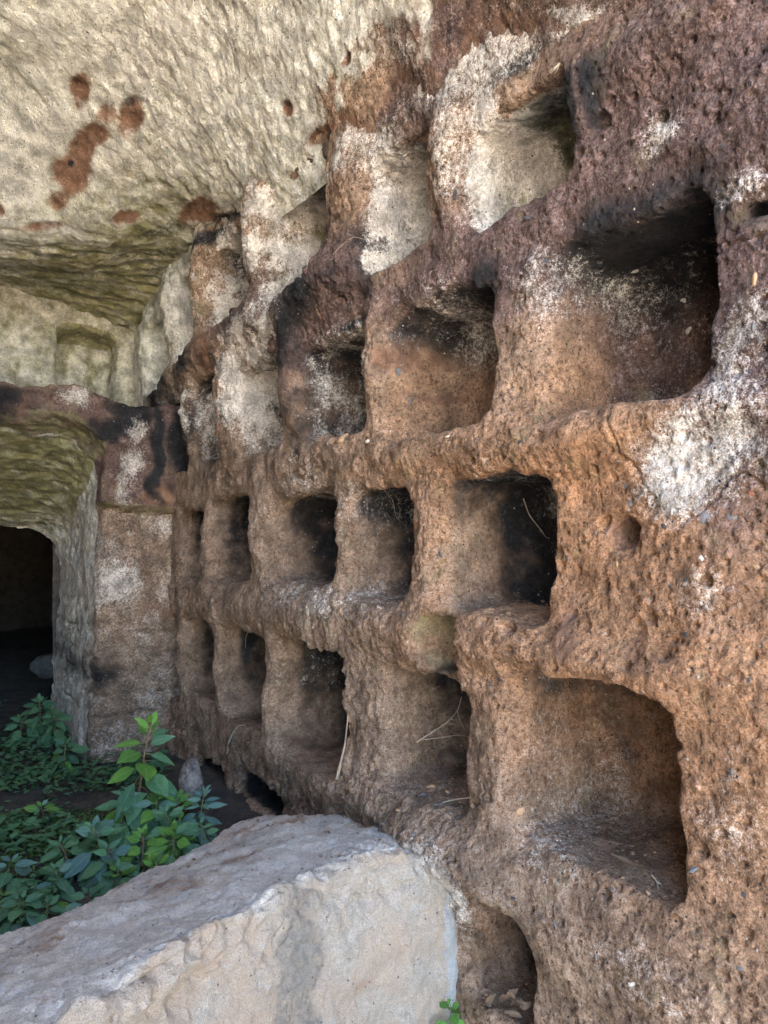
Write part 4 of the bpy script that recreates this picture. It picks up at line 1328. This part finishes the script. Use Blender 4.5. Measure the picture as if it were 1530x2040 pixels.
me_c = mesh_from('rubble', np.concatenate(cr_v), np.concatenate(cr_f), simple_rock('crumbs', (.12, .075, .05), (.32, .22, .15), 25, .3))
tag(link('rubble', me_c), 'dusty crumbs of tuff on the niche floors and parapet top', None, None, 'stuff')

# stone lump by the plant and the block in the chamber
def boulder(name, label, at, size, mat, seed, squash=(1, 1, 1)):
    P, F_ = ico(4)
    P = P * np.array(squash)
    P = P * (1 + .28 * fbm(P, .9, 3, seed) + .07 * fbm(P, .25, 3, seed + 3))[:, None] * size
    tag(link(name, mesh_from(name, P, F_, mat), None, at), label, 'stone', kind='thing')


boulder('fallen_stone', 'pale upright stone stump behind the leafy weed at the foot of the wall', Vector(unproj(382, 1560, 2.62)), .075, simple_rock('stump_stone', (.05, .042, .036), (.32, .27, .22), 16), 301, (.55, .6, 1.0))
boulder('fallen_stone', 'grey block on the dark floor inside the doorway', Vector(unproj(102, 1330, 5.6)), .15, simple_rock('block_stone', (.10, .10, .098), (.20, .20, .19), 10), 310, (1, .8, .7))

# ------------------------------------------------------------------ leafy weeds
def leaf_material(name, c1, c2, vein, trans=.22):
    T = NT(name)
    v = T.coord()
    sp = T.n('ShaderNodeSeparateXYZ')
    T.put(sp.inputs[0], v)
    ax = T.math('ABSOLUTE', sp.outputs[0])
    oi = T.n('ShaderNodeObjectInfo').outputs['Random']
    n1 = T.noise(v, 5, 4, .6)
    base = T.mix(T.rng(n1, .35, .65), c1, c2)
    base = T.mix(1.0, base, T.mix(oi, (.72, .76, .80), (1.2, 1.16, 1.0)), 'MULTIPLY')
    mid = T.rng(ax, .004, .018, 1.0, 0.0)
    # side veins run up and out from the midrib
    w = T.math('ABSOLUTE', T.math('SINE', T.math('MULTIPLY', T.math('SUBTRACT', sp.outputs[1], T.math('MULTIPLY', ax, 1.3)), 21.0)))
    sv_ = T.math('MULTIPLY', T.rng(w, .0, .16, 1.0, 0.0), .45)
    base = T.mix(T.math('MULTIPLY', T.math('MAXIMUM', mid, sv_), .6), base, vein)
    T.put(T.p.inputs['Base Color'], base)
    spot = T.rng(T.noise(v, 34, 3, .6), .66, .72)
    base = T.mix(T.math('MULTIPLY', spot, T.math('GREATER_THAN', oi, .35)), base, (.16, .12, .05))
    T.put(T.p.inputs['Base Color'], base)
    T.p.inputs['Roughness'].default_value = .62
    T.p.inputs['Specular IOR Level'].default_value = .25
    T.put(T.p.inputs['Normal'], T.bump(T.math('SUBTRACT', 1.0, T.math('MAXIMUM', mid, sv_)), .4, .01))
    tr = T.n('ShaderNodeBsdfTranslucent')
    T.put(tr.inputs['Color'], T.mix(.5, base, (.18, .30, .05)))
    ms = T.n('ShaderNodeMixShader')
    ms.inputs[0].default_value = trans
    T.t.links.new(T.p.outputs[0], ms.inputs[1])
    T.t.links.new(tr.outputs[0], ms.inputs[2])
    T.t.links.new(ms.outputs[0], T.out.inputs['Surface'])
    return T.m


LM = {'fresh': leaf_material('leaf_fresh', (.085, .20, .035), (.12, .26, .05), (.22, .36, .12)),
      'green': leaf_material('leaf_green', (.062, .15, .078), (.095, .205, .105), (.18, .29, .18)),
      'blue': leaf_material('leaf_blue', (.08, .16, .135), (.115, .21, .17), (.2, .3, .26))}
STEM = simple_rock('green_stem', (.10, .14, .05), (.20, .22, .10), 60, .2, .6)
STEMR = simple_rock('reddish_stem', (.16, .09, .06), (.22, .16, .09), 60, .2, .6)
LMESH = {}
for k, m in LM.items():
    for j, (cu, fo, wi) in enumerate(((.10, .22, .27), (.28, .18, .24), (-.05, .30, .29), (.40, .25, .22))):
        LMESH[k, j] = mesh_from('leaf', *leaf_vf(cu, fo, wi), m)
# many narrow leaves for the bluish sprig, round ones for the clover-like seedling
for j in range(2):
    LMESH['narrow', j] = mesh_from('leaf', *leaf_vf(.12 + .1 * j, .25, .19), LM['blue'])
    LMESH['round', j] = mesh_from('leaf', *leaf_vf(.1, .15, .46), LM['fresh'])


def weed(label, apex, base, n, size, mats, group=None, whorl=2, side=0, seed=0, name='leafy_weed', top_fresh=True, droop=.45, spread=1.0, face=.55):
    """a stem from base to apex with leaves in a spiral, small and fresh at the tip, big and drooping lower down"""
    r = random.Random(seed)
    base, apex = np.array(base, float), np.array(apex, float)
    root = link(name, None, None, base)
    tag(root, label, 'plant', group)
    ln = np.linalg.norm(apex - base)
    bend = np.array([r.uniform(-.12, .12), r.uniform(-.12, .12), 0]) * ln
    stem_pts = [np.zeros(3), (apex - base) * .4 + bend, (apex - base) * .75 + bend * .7, apex - base]
    lines = [(stem_pts, size * .045, size * .018)]
    k = np.linspace(0, 1, 60)
    SP = np.stack([np.interp(k * 3, range(4), [p[j] for p in stem_pts]) for j in range(3)], 1)
    az = r.uniform(0, 6.28)
    tocam = np.array([0, 0, HC]) - apex
    tocam = tocam / np.linalg.norm(tocam)
    leaves = []
    n = int(n * 1.3)
    size = size * .90
    for i in range(n):
        f = i / max(n - 1, 1)                                  # 0 at the tip
        u = 1 - .82 * f ** .9
        p = SP[min(int(u * 59), 59)]
        az += 2.4 + r.uniform(-.35, .35)
        L = size * (.45 + .75 * min(1, f * 2.6)) * r.uniform(.8, 1.15) * (1 - .25 * max(0, f - .7))
        el = (.9 - 1.5 * min(1, f * 1.8)) + r.uniform(-.25, .25)
        d = Vector((math.cos(az) * math.cos(el), math.sin(az) * math.cos(el), math.sin(el) - droop * .4 * f))
        d.normalize()
        pet = L * (.16 + .35 * f) * spread
        q = p + np.array(d) * pet
        lines.append(([p, p * .5 + q * .5 + np.array([0, 0, pet * .1]), q], size * .016, size * .011))
        up = Vector((0, 0, 1)) * (1 - face) + Vector(tocam) * face + Vector((r.uniform(-.3, .3), r.uniform(-.3, .3), r.uniform(-.2, .2)))
        z = (up - up.dot(d) * d)
        if z.length < .05:
            z = Vector((0, 1, 0)) - d * d.y
        z.normalize()
        x = d.cross(z)
        R = Matrix((x, d, z)).transposed()
        kind = mats[0] if (top_fresh and f < .35 and r.random() < .8) else r.choice(mats[1:] or mats)
        leaves.append((kind, q, R, L))
    me, org = tubes_mesh('stem', lines, STEMR if seed % 3 == 0 else STEM)
    link('stem', me, root, Vector(org))
    for kind, q, R, L in leaves:
        js = [j for (kk, j) in LMESH if kk == kind]
        o = link('leaf', LMESH[kind, r.choice(js)], root)
        o.matrix_local = Matrix.Translation(Vector(q)) @ R.to_4x4() @ Matrix.Diagonal((L * r.uniform(.9, 1.1), L, L, 1))
    return root


def floor_pt(px, z, dz=0.0):
    x = (px - CX) * z / FPX
    h = cave_floor_h(np.array([x]), np.array([z]))[0]
    return np.array([x, z, HC + h + dz])


G1 = 'leafy weeds behind the parapet'
PL = [('tallest leafy weed with bright pointed leaves at its tip against the end wall', 302, 1440, 2.30, 285, 28, .104, ('fresh', 'green', 'green', 'fresh'), 3),
      ('leafy weed with grey-green leaves left of the tallest stem', 250, 1575, 2.28, 262, 20, .078, ('green', 'green', 'blue'), 4),
      ('leafy weed filling the gap below the tallest stem', 310, 1580, 2.26, 300, 24, .072, ('fresh', 'green', 'blue'), 5),
      ('leafy weed with rounded leaves close to the stone stump', 352, 1590, 2.30, 340, 22, .070, ('fresh', 'green', 'green'), 6),
      ('bluish narrow-leaved weed above the back edge of the parapet', 408, 1575, 2.30, 405, 34, .058, ('narrow', 'narrow'), 7),
      ('leafy weed leaning towards the left over the bare soil', 185, 1648, 2.12, 235, 20, .080, ('green', 'blue', 'green'), 8),
      ('leafy weed with fresh yellow-green shoots low over the soil', 285, 1660, 2.12, 290, 24, .064, ('fresh', 'fresh', 'green'), 9),
      ('dense low leafy weed touching the back of the parapet', 345, 1655, 2.12, 345, 24, .066, ('fresh', 'green', 'green'), 10),
      ('small leafy weed between the parapet and the fresh shoots', 235, 1730, 2.02, 240, 18, .064, ('green', 'green', 'fresh'), 11),
      ('low leafy weed hugging the curved back edge of the parapet', 175, 1780, 1.95, 180, 16, .060, ('green', 'blue', 'green'), 12),
      ('shaded leafy weed nearest the lower edge of the picture', 40, 1790, 1.86, 45, 18, .058, ('green', 'blue', 'green'), 13),
      ('bluish leafy weed in the shade on the bare soil', 22, 1715, 2.10, 20, 16, .062, ('blue', 'blue', 'green'), 14),
      ('small weed alone on the dark soil', 82, 1605, 2.60, 85, 14, .056, ('fresh', 'blue', 'green'), 15),
      ('leafy weed beside the foot of the door jamb', 132, 1478, 3.15, 128, 16, .080, ('green', 'green', 'fresh'), 16),
      ('leafy weed in the doorway, tallest of its clump', 78, 1395, 3.75, 76, 30, .078, ('green', 'green'), 17),
      ('leafy weed in the doorway, lowest of its clump', 45, 1432, 3.70, 45, 24, .074, ('green', 'green'), 18),
      ('leafy weed in the doorway, close against the jamb', 105, 1418, 3.65, 103, 24, .072, ('green', 'green'), 19),
      ('weed half hidden behind the parapet under the bluish leaves', 400, 1640, 2.16, 395, 16, .052, ('green', 'blue', 'green'), 20),
      ('low weed beneath the tallest stem, its leaves in shadow', 250, 1650, 2.26, 255, 22, .064, ('green', 'blue', 'green'), 21),
      ('leafy weed with broad green leaves in the middle of the thicket', 330, 1620, 2.20, 325, 24, .074, ('green', 'green', 'fresh'), 23),
      ('broad-leaved weed in the lower left of the thicket', 215, 1690, 2.08, 225, 22, .072, ('green', 'blue', 'green'), 24),
      ('leafy weed squeezed between the parapet and the thicket', 310, 1715, 2.05, 312, 20, .062, ('fresh', 'green', 'green'), 26),
      ('leafy weed at the shaded left end of the thicket', 120, 1680, 2.16, 140, 18, .066, ('green', 'blue', 'green'), 27),
      ('low weed in front of the dark soil, close to the parapet', 95, 1800, 1.90, 110, 18, .056, ('green', 'green', 'fresh'), 28),
      ('sprawling weed low on the soil near the picture edge', 110, 1730, 2.08, 112, 16, .056, ('green', 'blue', 'green'), 22)]
for lb, px, py, z, bx, n, size, mats, sd in PL:
    b = floor_pt(bx, z + .03, -.01)
    a = unproj(px, py, z)
    if a[2] < b[2] + .05:
        a[2] = b[2] + .05 + .04 * (sd % 3)
    weed(lb, a, b, n, size, mats, G1 if sd < 13 or sd > 19 else 'leafy weeds on the cave floor', seed=sd)
# seedling in the mouth of the lowest niche
p, n = surf_at(888, 2030)
weed('tiny bright green seedling at the mouth of the lowest niche', np.array(unproj(897, 2000, p[1] - .03)), np.array(unproj(893, 2062, p[1] - .03)), 9, .034, ('round', 'round'), seed=42, name='seedling', droop=.1)


# ground cover: leaf rosettes too many to count
def cover(name, label, n, zone, smin_, smax_, mat, lift, seed, dens=None):
    r = np.random.default_rng(seed)
    u = np.array([(0, 0), (.32, .35), (.26, .75), (0, 1.0), (-.26, .75), (-.32, .35)], float)
    Vs, Fs = [], []
    X, Y = zone(r, n * 3)
    if dens is not None:
        k = dens(np.stack([X, Y, 0 * X], -1)) > 0
        X, Y = X[k][:n], Y[k][:n]
    Z = cave_floor_h(X, Y) + HC
    for i in range(len(X)):
        sz = r.uniform(smin_, smax_)
        a = r.uniform(0, 6.28)
        ca, sa = math.cos(a), math.sin(a)
        ti = r.uniform(-.2, .6)
        zz_ = lift * r.random()
        P = np.stack([u[:, 0] * ca - u[:, 1] * sa, u[:, 0] * sa + u[:, 1] * ca, ti * u[:, 1] - .25 * (u[:, 1] ** 2) + .25 * np.abs(u[:, 0])], 1) * sz
        Vs.append(P + [X[i], Y[i], Z[i] + zz_ + .004])
        o = 6 * i
        Fs += [(o, o + 1, o + 2, o + 3), (o, o + 3, o + 4, o + 5)]
    o = link(name, mesh_from(name, np.concatenate(Vs), np.array(Fs), mat))
    tag(o, label, None, None, 'stuff')


CV1 = leaf_material('cover_leaf', (.06, .15, .075), (.10, .22, .11), (.13, .22, .12))
CV2 = leaf_material('duckling_leaf', (.07, .15, .04), (.12, .21, .06), (.12, .2, .07))


def zone_all(r, n):
    z = r.uniform(1.7, 4.4, n)
    return (r.uniform(-60, 330, n) - CX) * z / FPX, z


cover('ground_cover', 'low green leaves spreading over the dark soil', 2600, zone_all, .018, .040, CV1, .05, 5, lambda P: fbm(P, .45, 3, 201) - .02 + .45 * (P[:, 1] > 2.9) * (P[:, 1] < 3.5) - .3 * (P[:, 1] > 3.8))
cover('ground_cover', 'tiny yellow-green leaflets scattered over the bare soil', 2200, lambda r, n: ((lambda z: ((r.uniform(-20, 260, n) - CX) * z / FPX, z))(r.uniform(1.95, 2.75, n))), .008, .016, CV2, .015, 6, lambda P: fbm(P, .22, 3, 202) + .02)
